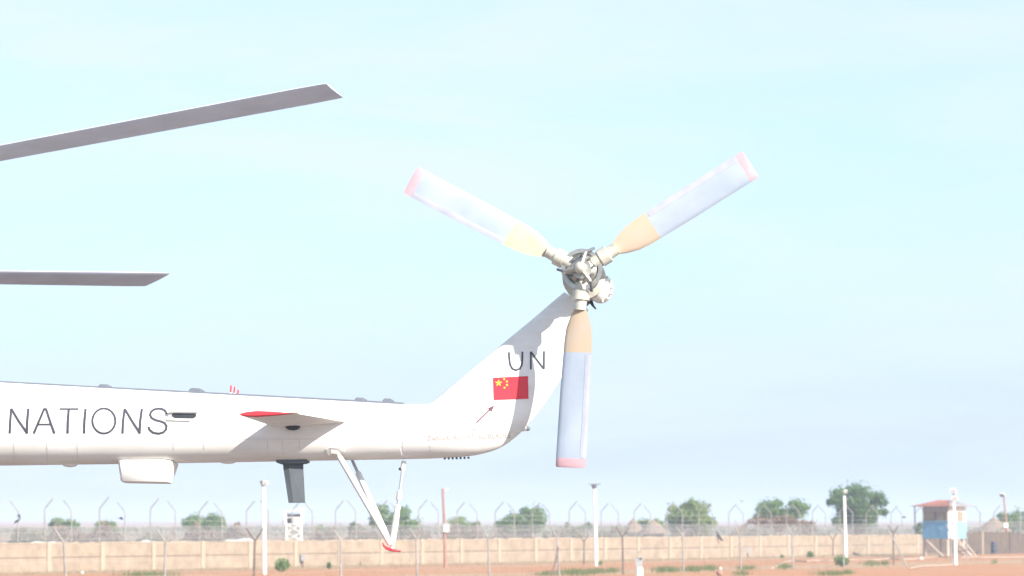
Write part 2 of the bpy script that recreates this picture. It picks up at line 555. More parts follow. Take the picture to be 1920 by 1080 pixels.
for z in (0.55, 1.1, 1.66):
    pts = []
    for px_ in (-95, 127, 310, 477, 640, 783, 918, 1049, 1168, 1281, 1388, 1486, 1581, 1674):
        g = (px_ - 960) / FPX
        s = (g * FA.y - FA.x) / (FD.x - g * FD.y)
        pts.append(FA + FD * s + FNv * 0.05 + Vector((0, 0, z - FA.z)))
        pts.append(FA + FD * (s + 4) + FNv * 0.05 + Vector((0, 0, z - 0.06)))
    m1.tube(pts, 0.005, 3, False)
m1.child('wire', M['wire'], yf, fix=False)

# ------------------------------------------------------------------ lamp poles
def lamp_pole(top, base, style, label):
    b = on_ground(*base)
    q = at(top[0], top[1], b.y)
    k = FPX / b.y                                    # pixels per metre there
    root = empty('lamp_pole', b, label, 'lamp pole', 'lamp poles along the fence')
    if style == 'brown':
        m1 = MB(); m1.tube([b - Vector((0, 0, .1)), b * 0.5 + q * 0.5 + Vector((0.03, 0, 0)), q], [0.085, 0.075, 0.06], 8)
        smooth_angle(m1.child('pole', M['polebrown'], root))
    else:
        m1 = MB(); m1.tube([b - Vector((0, 0, .1)), b * 0.5 + q * 0.5, q], [0.098, 0.092, 0.082], 10)
        smooth_angle(m1.child('pole', M['polewhite'], root))
    return root, b, q, k

def flood(root, c, w, face, mname, tilt=0.35):
    """a flat flood lamp: housing with glass set in its face"""
    f = Vector(face).normalized(); f = (f + Vector((0, 0, -tilt))).normalized()
    s = f.cross(Vector((0, 0, 1))).normalized(); u = s.cross(f)
    m1 = MB()
    rings = []
    for d, sc in ((-0.10, 0.45), (-0.03, 0.92), (0.03, 1.0), (0.05, 0.97)):
        rings.append([Vector(c) + f * d + s * (w * sc * a) + u * (w * 0.8 * sc * e) for a, e in ((-.5, -.35), (-.35, -.5), (.35, -.5), (.5, -.35), (.5, .35), (.35, .5), (-.35, .5), (-.5, .35))])
    m1.loft(rings)
    h = m1.child('lamp_housing', M[mname], root)
    m2 = MB(); m2.obox(Vector(c) + f * 0.055, s * w * 0.40, f * 0.004, u * w * 0.32)
    m2.child('lamp_glass', M['zinc'], root)
    return h

r_, b, q, k = lamp_pole((494, 912), (496, 1075), 'white', 'white lamp pole left of the grey blade antenna, small dark head')
m1 = MB(); m1.tube([q, q + Vector((-0.03, 0, 0.26))], [0.07, 0.15], 8); m1.child('lamp_neck', M['lampgrey'], r_)
flood(r_, q + Vector((0.08, -0.16, 0.16)), 0.26, (0.3, -1, 0), 'polewhite')
r_, b, q, k = lamp_pole((1115, 917), (1118, 1060), 'white', 'white lamp pole with a dark T-shaped lamp head mid picture')
m1 = MB(); m1.tube([q, q + Vector((-0.03, 0, 0.24))], [0.08, 0.17], 8); m1.child('lamp_neck', M['lampgrey'], r_)
m1 = MB(); m1.obox(q + Vector((0.0, 0, 0.26)), Vector((0.33, 0, 0)), Vector((0, 0.09, 0)), Vector((0, 0, 0.022))); m1.child('lamp_bar', M['lampgrey'], r_)
r_, b, q, k = lamp_pole((1583, 930), (1586, 1048), 'white', 'white lamp pole with a round lamp before the tallest tree')
m1 = MB(); m1.tube([q, q + Vector((0.02, 0, 0.2))], 0.045, 7); m1.child('lamp_neck', M['lampgrey'], r_)
flood(r_, q + Vector((0.06, -0.08, 0.28)), 0.26, (0.4, -1, 0), 'polewhite')
r_, b, q, k = lamp_pole((1788, 938), (1792, 1059), 'white', 'white lamp pole carrying stacked flood lamps before the blue watch hut')
flood(r_, q + Vector((0.03, -0.14, 0.10)), 0.36, (0.3, -1, 0), 'polewhite')
flood(r_, q + Vector((-0.04, -0.12, 0.50)), 0.36, (-0.1, -1, 0), 'polewhite', 0.1)
m1 = MB(); m1.tube([q, q + Vector((0, 0, 0.55))], 0.05, 7); m1.child('lamp_neck', M['lampgrey'], r_)
r_, b, q, k = lamp_pole((830, 916), (835, 1063), 'brown', 'rusty red lamp pole with white meter box beside the tail strut')
flood(r_, q + Vector((0.22, -0.05, -0.08)), 0.24, (1, -0.5, 0), 'polewhite')
m1 = MB(); c = at(837, 990, b.y - 0.12); m1.obox(c, Vector((0.13, 0, 0)), Vector((0, 0.07, 0)), Vector((0, 0, 0.2))); m1.child('meter_box', M['polewhite'], r_)
m1 = MB(); m1.obox(c + Vector((0, 0, 0.21)), Vector((0.15, 0, 0)), Vector((0, 0.09, 0)), Vector((0, 0, 0.012))); m1.child('meter_box_lid', M['zinc'], r_)
r_, b, q, k = lamp_pole((1882, 928), (1890, 1037), 'brown', 'rusty red lamp pole at the right edge with a white lamp')
flood(r_, q + Vector((-0.12, -0.08, 0.0)), 0.38, (-0.5, -1, 0), 'polewhite', 0.7)
m1 = MB(); c = at(1886, 985, b.y - 0.12); m1.obox(c, Vector((0.14, 0, 0)), Vector((0, 0.07, 0)), Vector((0, 0, 0.16))); m1.child('meter_box', M['polewhite'], r_)

# ------------------------------------------------------------------ blue watch hut on stilts
HB = on_ground(1778, 1043)                          # foot of the near corner
hut = empty('watch_hut', HB, 'blue and white watch hut on timber stilts under a rusty roof', 'guard tower')
ha = R(42)
HL = Vector((-math.cos(ha), math.sin(ha), 0))       # along the left face, away from the near corner
HR = Vector((math.sin(ha), math.cos(ha), 0))        # along the right face
Z = Vector((0, 0, 1))
LW, RW = 2.05, 1.95
zf, zb, zw, ze = 1.22, 2.28, 2.95, 3.28
def hp(l, r, z): return HB + HL * l + HR * r + Z * z
def hbox(name, m, l0, l1, r0, r1, z0, z1):
    m1 = MB(); m1.obox((hp(l0, r0, z0) + hp(l1, r1, z1)) / 2, HL * (l1 - l0) / 2, HR * (r1 - r0) / 2, Z * (z1 - z0) / 2)
    return m1.child(name, m, hut)
hbox('floor', M['wood'], 0, LW, 0, RW, zf - 0.07, zf)
nb = 6
for i in range(nb):                                  # boards of the left face and of the two hidden faces
    a, b = LW * i / nb, LW * (i + 1) / nb
    hbox('board', M['blue'], a + 0.006, b - 0.006, -0.02 - 0.006 * (i % 2), 0.03, zf - 0.05, zb)
    hbox('board', M['blue'], a + 0.006, b - 0.006, RW - 0.03, RW + 0.02, zf - 0.05, zb)
for i in range(5):
    a, b = RW * i / 5, RW * (i + 1) / 5
    hbox('board', M['blue'], LW - 0.02, LW + 0.03, a + 0.006, b - 0.006, zf - 0.05, zb)
hbox('sill', M['paleblue'], -0.02, LW + 0.04, -0.06, 0.04, zb, zb + 0.06)
hbox('window_mesh', M['grille'], 0.15, LW - 0.1, 0.0, 0.02, zb + 0.06, zw)
for l in (0.05, LW * 0.5, LW - 0.06):
    hbox('mullion', M['postdark'] if 0.2 < l < 1.5 else M['wood'], l - 0.05, l + 0.05, -0.03, 0.03, zb + 0.06, zw)
hbox('header', M['roofunder'], 0.0, LW, -0.03, 0.03, zw, ze)
hbox('back_panel', M['wood'], LW - 0.05, LW, 0, RW, zb, ze)
hbox('back_panel', M['grille'], 0.1, LW - 0.1, RW - 0.05, RW, zb, ze)
m1 = MB()                                            # notice plate on the blue face
m1.obox(hp(0.62, -0.045, 1.85), HL * 0.15, HR * 0.006, Z * 0.11)
m1.child('notice_plate', M['paleblue'], hut)
# right face: white arched door frame with openings
m1 = MB()
arch = []
for i in range(13):
    a = math.pi * i / 12
    arch.append((RW / 2 - RW / 2 * math.cos(a), ze - 0.02 + 0.16 * math.sin(a) - 0.12 * abs(math.cos(a)) ** 6))
def strip(r0, r1, z0, z1, l0=-0.06, l1=0.03):
    m1.obox((hp(l0, r0, z0) + hp(l1, r1, z1)) / 2, HL * (l1 - l0) / 2, HR * (r1 - r0) / 2, Z * (z1 - z0) / 2)
strip(0, 0.70, zf - 0.02, zb + 0.02); strip(0, 0.92, zb + 0.02, zw - 0.02); strip(RW - 0.30, RW, zb, zw - 0.02)
outer = [hp(-0.06, r, z) for r, z in arch] + [hp(-0.06, RW, zw - 0.02), hp(-0.06, 0, zw - 0.02)]
inner = [hp(0.03, r, z) for r, z in arch] + [hp(0.03, RW, zw - 0.02), hp(0.03, 0, zw - 0.02)]
m1.loft([outer, inner])
m1.child('arched_front', M['polewhite'], hut)
hbox('window_board', M['tan'], -0.02, 0.02, 0.92, RW - 0.30, zb, zw - 0.02)
hbox('lower_panel', M['paleblue'], -0.075, 0.02, 0.70, RW + 0.05, zf - 0.05, zb - 0.003)
m1 = MB(); m1.ball(hp(-0.06, 0.42, 2.15), 0.09, 8, 6, (1, 1, 2.4)); m1.child('peephole', M['postdark'], hut)
# hipped roof of corrugated sheets
ov = 0.62
cz = 3.70
ce = [hp(-ov, -ov, ze + 0.02), hp(LW + ov, -ov, ze + 0.02), hp(LW + ov, RW + ov, ze + 0.02), hp(-ov, RW + ov, ze + 0.02)]
rid = [hp(LW * 0.28, RW * 0.5, cz), hp(LW * 0.72, RW * 0.5, cz)]
def corr(a, b, c, d, n_):
    """a..b eave, d..c ridge; corrugated sheet with thickness"""
    mm = MB()
    nrm = (b - a).cross(d - a).normalized()
    if nrm.z < 0: nrm = -nrm
    top = []; bot = []
    for i in range(n_ + 1):
        t = i / n_
        e, f = a.lerp(b, t), d.lerp(c, t)
        off = nrm * (0.025 if i % 2 else 0.0)
        top.append((e + off, f + off)); bot.append((e + off - nrm * 0.02, f + off - nrm * 0.02))
    vs_ = [p for pr in top for p in pr] + [p for pr in bot for p in pr]
    k2 = 2 * (n_ + 1)
    fs_ = []
    for i in range(n_):
        fs_ += [(2 * i, 2 * i + 2, 2 * i + 3, 2 * i + 1), (k2 + 2 * i, k2 + 2 * i + 1, k2 + 2 * i + 3, k2 + 2 * i + 2), (2 * i, k2 + 2 * i, k2 + 2 * i + 2, 2 * i + 2)]
    mm.add(vs_, fs_)
    return mm
corr(ce[0], ce[1], rid[1], rid[0], 22).child('roof_sheet', M['roof'], hut)
corr(ce[1], ce[2], rid[1], rid[1], 18).child('roof_sheet', M['roof'], hut)
corr(ce[2], ce[3], rid[0], rid[1], 22).child('roof_sheet', M['roof'], hut)
corr(ce[3], ce[0], rid[0], rid[0], 18).child('roof_sheet', M['roofunder'], hut)
# stilts, braces, stairs
def stick(name, a, b, r, m=M['wood']):
    m1 = MB(); d = (b - a).normalized(); s = d.orthogonal().normalized()
    m1.tube([a, (a + b) / 2, b], r, 6)
    return m1.child(name, m, hut)
for l, r in ((0.08, 0.08), (LW - 0.1, 0.08), (LW - 0.1, RW - 0.1), (0.08, RW - 0.1)):
    stick('stilt', hp(l, r, -0.1), hp(l, r, zf - 0.07), 0.085)
stick('brace', hp(LW - 0.15, 0.05, zf - 0.1), hp(0.25, -0.25, 0.0), 0.06)
stick('brace', hp(0.1, RW - 0.2, zf - 0.1), hp(-0.05, RW + 1.1, 0.0), 0.055)
stick('brace', hp(-0.1, 0.5, zf - 0.1), hp(-0.12, RW + 0.6, 0.0), 0.06)
for l in (-0.12, -0.62):
    stick('stair_rail', hp(l, 0.1, zf), hp(l - 0.1, 1.55, 0.02), 0.055)
for i in range(5):
    u = (i + 0.6) / 5.4
    hbox('stair_tread', M['wood'], -0.68, -0.10, 0.1 + 1.45 * u - 0.1, 0.1 + 1.45 * u + 0.1, zf * (1 - u) - 0.02, zf * (1 - u) + 0.02)
# down pipe hanging at the left corner
stick('drain_pipe', hp(LW + 0.45, -0.3, ze), hp(LW + 0.45, -0.25, 1.35), 0.05, M['zinc'])

# ------------------------------------------------------------------ white lattice watch tower behind the wall
TB = at(551, 1040, 262.0); TB.z = 0
tow = empty('lattice_watch_tower', TB, 'small white lattice watch tower with dark cabin behind the wall', 'guard tower')
ts = 262.0 / FPX
def tz(py): return CAMZ + (HORIZON - py) * ts
zc0, zc1 = tz(983), tz(958)
hw = 13.0 * ts
for sx in (-1, 1):
    for sy in (-1, 1):
        m1 = MB(); m1.tube([TB + Vector((sx * hw * 1.15, sy * hw * 1.15, -0.1)), TB + Vector((sx * hw, sy * hw, zc0))], 0.055, 6); m1.child('leg', M['polewhite'], tow)
nlev = 4
for lv in range(nlev):
    za, zb_ = zc0 * lv / nlev, zc0 * (lv + 1) / nlev
    for (ax, ay), (bx_, by_) in (((-1, -1), (1, -1)), ((1, -1), (1, 1)), ((1, 1), (-1, 1)), ((-1, 1), (-1, -1))):
        m1 = MB()
        m1.tube([TB + Vector((ax * hw, ay * hw, za)), TB + Vector((bx_ * hw, by_ * hw, zb_))], 0.035, 5)
        m1.tube([TB + Vector((bx_ * hw, by_ * hw, za)), TB + Vector((ax * hw, ay * hw, zb_))], 0.035, 5)
        m1.child('lattice_brace', M['polewhite'], tow)
def tbox(name, m, x0, x1, y0, y1, z0, z1):
    m1 = MB(); m1.box((TB.x + x0, TB.y + y0, z0), (TB.x + x1, TB.y + y1, z1)); return m1.child(name, m, tow)
cw = hw * 1.18
tbox('cabin_floor', M['polewhite'], -cw, cw, -cw, cw, zc0, zc0 + 0.05)
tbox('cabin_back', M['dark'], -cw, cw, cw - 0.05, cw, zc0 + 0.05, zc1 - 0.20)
for sx in (-1, 1):
    tbox('cabin_side', M['polewhite'], sx * cw - 0.06, sx * cw + 0.06, -cw - 0.003, cw + 0.003, zc0 + 0.05, zc1)
for i in range(4):
    x = -cw + 0.14 + (2 * cw - 0.28) * (0.42 + 0.58 * i / 3)
    tbox('cabin_slat', M['polewhite'], x - 0.035, x + 0.035, -cw, -cw + 0.04, zc0 + 0.05, zc0 + 0.42)
tbox('cabin_rail', M['polewhite'], -cw + .06, cw - .06, -cw - 0.02, -cw + 0.03, zc0 + 0.42, zc0 + 0.47)
tbox('side_box', M['polewhite'], -cw - 0.2, -cw - 0.063, -0.3, 0.3, zc0, zc0 + 0.32)
m1 = MB()
m1.obox(Vector((TB.x + 0.05, TB.y, zc1 + 0.05)), Vector((cw + 0.14, 0, 0.08)), Vector((0, cw + 0.15, 0)), Vector((-0.004, 0, 0.035)))
m1.child('cabin_roof', M['polewhite'], tow)

# ------------------------------------------------------------------ foliage
def rnd_dir(rg):
    z = rg.uniform(-1, 1); a = rg.uniform(0, 2 * math.pi); s = math.sqrt(1 - z * z)
    return Vector((s * math.cos(a), s * math.sin(a), z))
def leaf(vs_, fs_, p, size, rg):
    d = rnd_dir(rg); s = d.orthogonal().normalized(); s = (s * math.cos(rg.random() * 6.3) + d.cross(s) * math.sin(rg.random() * 6.3))
    k_ = len(vs_)
    w = d.cross(s)
    vs_ += [p - s * size, p + w * size * 0.42, p + s * size, p - w * size * 0.42]
    fs_.append((k_, k_ + 1, k_ + 2, k_ + 3))
def tree(px_, top, w_px, Y, label, m='leaf', n_leaf=3600, seed=0, flat=0.55, lean=0.0, bottom=None, leafsize=0.10, name='acacia_tree', cat='tree', clumps=26, group='trees beyond the wall', stems=5):
    rg = random.Random(seed)
    b = at(px_, 900, Y); b.z = 0
    k_ = Y / FPX
    H = CAMZ + (HORIZON - top) * k_
    Wd = w_px * k_ / 2
    zb = CAMZ + (HORIZON - bottom) * k_ if bottom else H * 0.3
    n_leaf = int(n_leaf * 2.2)
    root = empty(name, b, label, cat, group)
    cents = [(Vector((rg.uniform(-.2, .2) * Wd, 0, zb * 0.6 + H * 0.4)), 0.30 * Wd)]
    skew = rg.uniform(-.35, .35); notch = rg.uniform(-0.7, 0.7)
    tries = 0
    while len(cents) < clumps and tries < 4000:
        tries += 1
        u = rnd_dir(rg) * (rg.random() ** 0.4)
        zz = u.z
        env = 1.0 if zz > -0.1 else 0.95
        p = Vector((u.x * Wd * 0.86 * env + lean * Wd * (zz + 1) * 0.5, u.y * Wd * 0.86, (zb + H) / 2 + zz * (H - zb) / 2 * 0.86))
        p.z += skew * p.x * 0.35                             # one side of the crown grows higher
        if abs(p.x / Wd - notch) < 0.16 and zz > 0.15: continue  # a gap between boughs
        if all((p - c).length > Wd * 0.25 for c, _ in cents):
            cents.append((p, rg.uniform(0.13, 0.33) * Wd))
    vs_, fs_ = [], []
    for i in range(n_leaf):
        c, r = cents[int(rg.random() ** 1.0 * len(cents)) % len(cents)]
        q = rnd_dir(rg) * r * (rg.random() ** 0.45)
        q.z *= flat + 0.2
        leaf(vs_, fs_, b + c + q, leafsize * rg.uniform(0.6, 1.35), rg)
    for i in range(n_leaf // 9):                       # loose sprays that break the outline
        c, r = rg.choice(cents)
        q = rnd_dir(rg) * r * rg.uniform(0.95, 1.22)
        leaf(vs_, fs_, b + c + q, leafsize * rg.uniform(0.6, 1.2), rg)
    m1 = MB(); m1.v = vs_; m1.f = fs_
    m1.child('crown', M[m], root, fix=False)
    m1 = MB()
    fork = Vector((rg.uniform(-.1, .1), 0, max(0.5, zb * 0.75)))
    tr = 0.035 * H
    m1.tube([b + Vector((0, 0, -.1)), b + fork * 0.5 + Vector((0.05, 0, 0)), b + fork], [tr * 1.25, tr, tr * 0.85], 7)
    for c, r in cents[:max(stems, len(cents) // 2)]:
        mid = fork.lerp(c, 0.55) + Vector((rg.uniform(-.15, .15), rg.uniform(-.15, .15), -0.05 * H))
        m1.tube([b + fork, b + mid, b + c], [tr * 0.6, tr * 0.36, tr * 0.13], 5)
    m1.child('trunk', M['bark'], root)
    return root

tree(120, 966, 62, 340, 'small green treetop near the left end of the wall', 'leaf', 1800, 21, bottom=1000, clumps=22)
tree(196, 976, 58, 350, 'low grey-green tree second from the left edge', 'leafpale', 1500, 2, bottom=1005, clumps=13)
tree(388, 966, 96, 330, 'broad low green tree above the brown brush left of the white lamp pole', 'leaf', 2400, 3, bottom=1000, clumps=18)
tree(738, 949, 108, 300, 'dense green tree seen behind the tail skid struts', 'leaf', 3600, 4, bottom=1006, clumps=26)
tree(664, 979, 44, 330, 'small rounded green bushy tree left of the tail skid', 'leaf', 1200, 5, bottom=1008, clumps=12)
tree(610, 982, 50, 340, 'olive bushy tree right of the white lattice tower', 'leafpale', 1200, 6, bottom=1010, clumps=12)
tree(872, 966, 70, 320, 'sparse thorny tree right of the rusty red pole', 'leafpale', 900, 7, bottom=1000, clumps=14, leafsize=0.085)
tree(978, 952, 108, 310, 'spreading green tree left of the white T-head lamp pole', 'leaf', 3200, 8, bottom=1004, clumps=26)
tree(1094, 978, 40, 380, 'tiny dark tree just left of the white T-head lamp pole', 'leafdeep', 900, 9, bottom=1000, clumps=10)
tree(1222, 968, 62, 360, 'hazy low tree behind the thatched roof tips', 'leafpale', 1300, 10, bottom=1000, clumps=14)
tree(1296, 936, 116, 300, 'large pale green round tree right of the thatched roofs', 'leafpale', 4600, 11, bottom=1003, clumps=34)
tree(1462, 931, 108, 300, 'flat-topped green tree above the dead orange creeper', 'leaf', 3400, 12, bottom=985, clumps=24, flat=0.4)
tree(1612, 903, 128, 290, 'tallest tree, dark green with bare trunk fork, left of the hut', 'leafdeep', 6200, 13, bottom=1000, clumps=40, lean=-0.15)
tree(1912, 951, 100, 340, 'green tree cut by the right edge of the picture', 'leaf', 3000, 14, bottom=1004, clumps=24)
tree(1728, 978, 34, 330, 'small dark bush squeezed behind the left side of the watch hut', 'leafdeep', 900, 15, bottom=1012, clumps=9)

def brush(px_, top, w_px, Y, label, m='dry', n_=1500, seed=0, name='dry_bush', bottom=1024):
    rg = random.Random(seed + 500)
    b = at(px_, 900, Y); b.z = 0
    k_ = Y / FPX
    H = CAMZ + (HORIZON - top) * k_; Wd = w_px * k_ / 2
    root = empty(name, b, label, 'bush', 'dry bushes beyond the wall')
    n_ = int(n_ * 2.4); H *= 1.16
    vs_, fs_ = [], []
    ph = [rg.uniform(0, 6) for _ in range(4)]
    for i in range(n_):
        u = rg.uniform(-1, 1)
        env = (1 - abs(u) ** 3) * (0.8 + 0.13 * math.sin(u * 7 + ph[0]) + 0.08 * math.sin(u * 17 + ph[1]))
        z = H * env * rg.random() ** 0.75
        leaf(vs_, fs_, b + Vector((u * Wd, rg.uniform(-1, 1) * min(Wd, 1.6), max(0.05, z))), 0.11 * rg.uniform(0.6, 1.4), rg)
    m1 = MB(); m1.v = vs_; m1.f = fs_
    m1.child('twigs', M[m], root, fix=False)
    m1 = MB()
    for i in range(9):
        u = rg.uniform(-.7, .7)
        m1.tube([b + Vector((u * Wd * 0.6, 0, 0)), b + Vector((u * Wd, rg.uniform(-.5, .5), H * rg.uniform(0.5, 0.85)))], [0.035, 0.012], 4)
    m1.child('stem', M['bark'], root)
    return root
brush(52, 990, 84, 300, 'dry olive bush at the far left end of the wall', 'scrub', 1500, 1)
brush(122, 986, 96, 312, 'brown dry bush below the small left treetop', 'dry', 1900, 2)
brush(195, 984, 84, 305, 'brown twiggy bush second from the left', 'dry', 1900, 3)
brush(286, 1000, 90, 320, 'low grey-brown bush above the flat white tarpaulin', 'scrub', 900, 33)
brush(374, 985, 84, 300, 'brown hedge-like bush under the broad low tree', 'dry', 2200, 4)
brush(440, 986, 86, 306, 'brown bush left of the white lamp pole', 'dry', 2000, 5)
brush(608, 992, 72, 318, 'brown bush under the olive tree right of the lattice tower', 'dry', 1300, 6)
brush(680, 990, 90, 322, 'brown bush behind the front skid strut', 'dry', 1500, 7)
brush(770, 990, 100, 318, 'grey-brown bush right of the tail skid', 'dry', 1500, 8)
brush(868, 984, 110, 306, 'brown thorn brush right of the rusty red pole', 'dry', 2100, 9)
brush(960, 988, 110, 322, 'grey-brown brush under the spreading tree', 'dry', 1700, 10)
brush(1060, 986, 110, 316, 'tangled grey bush left of the T-head lamp pole', 'scrub', 1900, 11)
brush(1150, 988, 80, 318, 'olive brush just right of the T-head lamp pole', 'scrub', 1400, 12)
brush(1300, 992, 120, 330, 'olive brush under the large pale tree', 'scrub', 1500, 13)
brush(1400, 990, 110, 330, 'green-grey brush left of the orange creeper', 'scrub', 1500, 14)
brush(1520, 990, 100, 330, 'green-grey brush left of the tallest tree', 'scrub', 1500, 15)
brush(1640, 992, 120, 330, 'grey brush under the tallest tree', 'scrub', 1500, 16)
brush(1850, 990, 110, 330, 'dark brush around the far right hut', 'dry', 1500, 17)
# dead creeper hung over the fence
rg = random.Random(77)
cb = at(1455, 990, 276); cb.z = 0
root = empty('dead_creeper', cb, 'dead orange-brown creeper heaped over the wire fence', 'creeper')
vs_, fs_ = [], []
k_ = 276 / FPX
for i in range(2600):
    px_ = rg.uniform(1380, 1528)
    top = 970 + 3 * math.sin(px_ * 0.11) + 2 * math.sin(px_ * 0.37) + 15 * ((px_ - 1458) / 70) ** 4 + (2 if px_ < 1412 else 0)
    if px_ < 1415 and rg.random() < 0.7: continue
    py_ = top + abs(rg.gauss(0, 1)) * (5 if px_ < 1412 else 12)
    if py_ > 1008: continue
    p = at(px_, py_, 276 + rg.uniform(-.5, .5))
    leaf(vs_, fs_, p, 0.10 * rg.uniform(0.6, 1.4), rg)
m1 = MB(); m1.v = vs_; m1.f = fs_; m1.child('leaves', M['dryred'], root, fix=False)
m1 = MB()
for i in range(12):
    px_ = 1385 + i * 12.5
    m1.tube([at(px_ + rg.uniform(-9, 9), 1012, 276), at(px_, 990, 276.1), at(px_ + rg.uniform(-14, 14), 974, 276)], [0.04, 0.03, 0.015], 4)
m1.child('stem', M['bark'], root)
# far scrub, one mass
rg = random.Random(5)
vs_, fs_ = [], []
for i in range(20000):
    Y = rg.uniform(520, 900)
    x = rg.uniform(-0.15, 0.15) * Y
    h = 0.55 + 0.75 * (0.5 + 0.5 * math.sin(x * 0.11 + Y * 0.05)) * (0.5 + 0.5 * math.sin(x * 0.031 + 2))
    leaf(vs_, fs_, Vector((x, Y, h * rg.random() ** 0.6)), 0.34 * rg.uniform(0.5, 1.3), rg)
m1 = MB(); m1.v = vs_; m1.f = fs_
o = m1.build('distant_scrub', M['scrub'], fix=False); tag(o, 'hazy line of far scrub along the horizon', None, None, 'stuff')

# green shrubs and tufts on the near ground
def shrub(px_, py_, w, h, label, m='leaf', n_=700, seed=0):
    rg = random.Random(seed + 900)
    b = on_ground(px_, py_); k_ = b.y / FPX
    root = empty('ground_shrub', b, label, 'shrub', 'shrubs at the foot of the wall')
    vs_, fs_ = [], []
    for i in range(n_):
        q = rnd_dir(rg) * rg.random() ** 0.5
        leaf(vs_, fs_, b + Vector((q.x * w * k_ / 2, q.y * w * k_ / 2, (q.z + 0.9) * h * k_ / 1.9 + 0.02)), 0.055 * rg.uniform(.6, 1.4), rg)
    m1 = MB(); m1.v = vs_; m1.f = fs_; m1.child('foliage', M[m], root, fix=False)
    m1 = MB()
    for i in range(5): m1.tube([b, b + Vector((rg.uniform(-.3, .3) * w * k_, rg.uniform(-.2, .2), h * k_ * 0.7))], [0.015, 0.006], 4)
    m1.child('stem', M['bark'], root)
shrub(529, 1072, 30, 25, 'leafy green shrub right of the left white lamp pole', 'leaf', 700, 1)
shrub(617, 1067, 9, 12, 'small dark green sprig at the wall foot left of the skid', 'leafdeep', 260, 2)
shrub(1578, 1062, 31, 22, 'bright green shrub around the foot of the round-lamp pole', 'leaf', 800, 3)
shrub(1519, 1046, 16, 12, 'dull green shrub at the wall foot right of the creeper', 'leafdeep', 300, 4)
shrub(1125, 1060, 12, 7, 'low green tuft at the foot of the T-head lamp pole', 'leafpale', 200, 5)
shrub(1466, 1047, 8, 6, 'tiny green sprig at the wall foot below the creeper', 'leaf', 120, 6)
vs_, fs_ = [], []
rg = random.Random(31)
def blade(p, h):
    a = rg.uniform(0, 6.3); w = 0.012
    s = Vector((math.cos(a), math.sin(a), 0)); ln = Vector((rg.uniform(-.4, .4), rg.uniform(-.4, .4), 0)) * h
    k_ = len(vs_); vs_.extend([p - s * w, p + s * w, p + ln + Vector((0, 0, h))]); fs_.append((k_, k_ + 1, k_ + 2))
for (cx, cy, wx, wy, n_) in ((1080, 1075, 40, 5, 900), (1120, 1073, 20, 3, 300), (1148, 1072, 14, 3, 250), (1025, 1078, 22, 2, 250), (1250, 1070, 26, 4, 700), (1300, 1069, 18, 4, 500), (1330, 1067, 16, 4, 400),
                             (1400, 1067, 20, 3, 300), (1470, 1064, 14, 4, 350), (1635, 1058, 20, 4, 350), (1660, 1058, 8, 3, 160), (280, 1079, 60, 2, 700), (1560, 1077, 34, 3, 400), (1590, 1075, 12, 2, 150), (1865, 1055, 6, 3, 90), (1390, 1077, 16, 3, 200)):
    for i in range(n_):
        p = on_ground(cx + rg.gauss(0, .5) * wx, cy + rg.gauss(0, .5) * wy)
        blade(p, rg.uniform(0.08, 0.26))
m1 = MB(); m1.v = vs_; m1.f = fs_
tag(m1.build('grass', M['grass'], fix=False), 'green grass tufts on the verge', None, None, 'stuff')
vs_, fs_ = [], []
for i in range(15000):
    d = abs(rg.gauss(0, 2.0)) + 0.2 if i % 3 else rg.uniform(6, 30)
    t = rg.uniform(-6, WLEN)
    blade(wp(t, d), rg.uniform(0.05, 0.16))
m1 = MB(); m1.v = vs_; m1.f = fs_
tag(m1.build('dry_grass', M['drygrass'], fix=False), 'dry straw grass along the wall foot and verge', None, None, 'stuff')

# ------------------------------------------------------------------ small things
def hut_roof(px_, top, w_px, Y, label, seed=0):
    b = at(px_, 900, Y); b.z = 0; k_ = Y / FPX
    H = CAMZ + (HORIZON - top) * k_; Rr = w_px * k_ / 2
    root = empty('thatched_hut', b, label, 'hut', 'thatched huts beyond the wall')
    rg = random.Random(seed); n_ = 18
    rings = []
    for u, rr in ((0.0, 1.0), (0.28, 0.78), (0.55, 0.50), (0.8, 0.2), (0.9, 0.09), (1.0, 0.03)):
        z = H * 0.5 + H * 0.5 * u
        rings.append([b + Vector((math.cos(6.283 * i / n_) * Rr * rr * rg.uniform(.95, 1.05), math.sin(6.283 * i / n_) * Rr * rr, z)) for i in range(n_)])
    m1 = MB(); m1.loft(rings); m1.child('thatch_roof', M['thatch'], root)
    m1 = MB(); m1.tube([b + Vector((0, 0, -.1)), b + Vector((0, 0, H * 0.55))], Rr * 0.72, 16); m1.child('wall', M['mud'], root)
hut_roof(1187, 971, 44, 345, 'pale thatched hut with a knobbed peak left of the other roof', 1)
hut_roof(1225, 973, 58, 338, 'brown pointed thatched hut left of the large pale tree', 2)
hut_roof(1863, 968, 68, 330, 'thatched hut with spire tip right of the blue watch hut', 3)

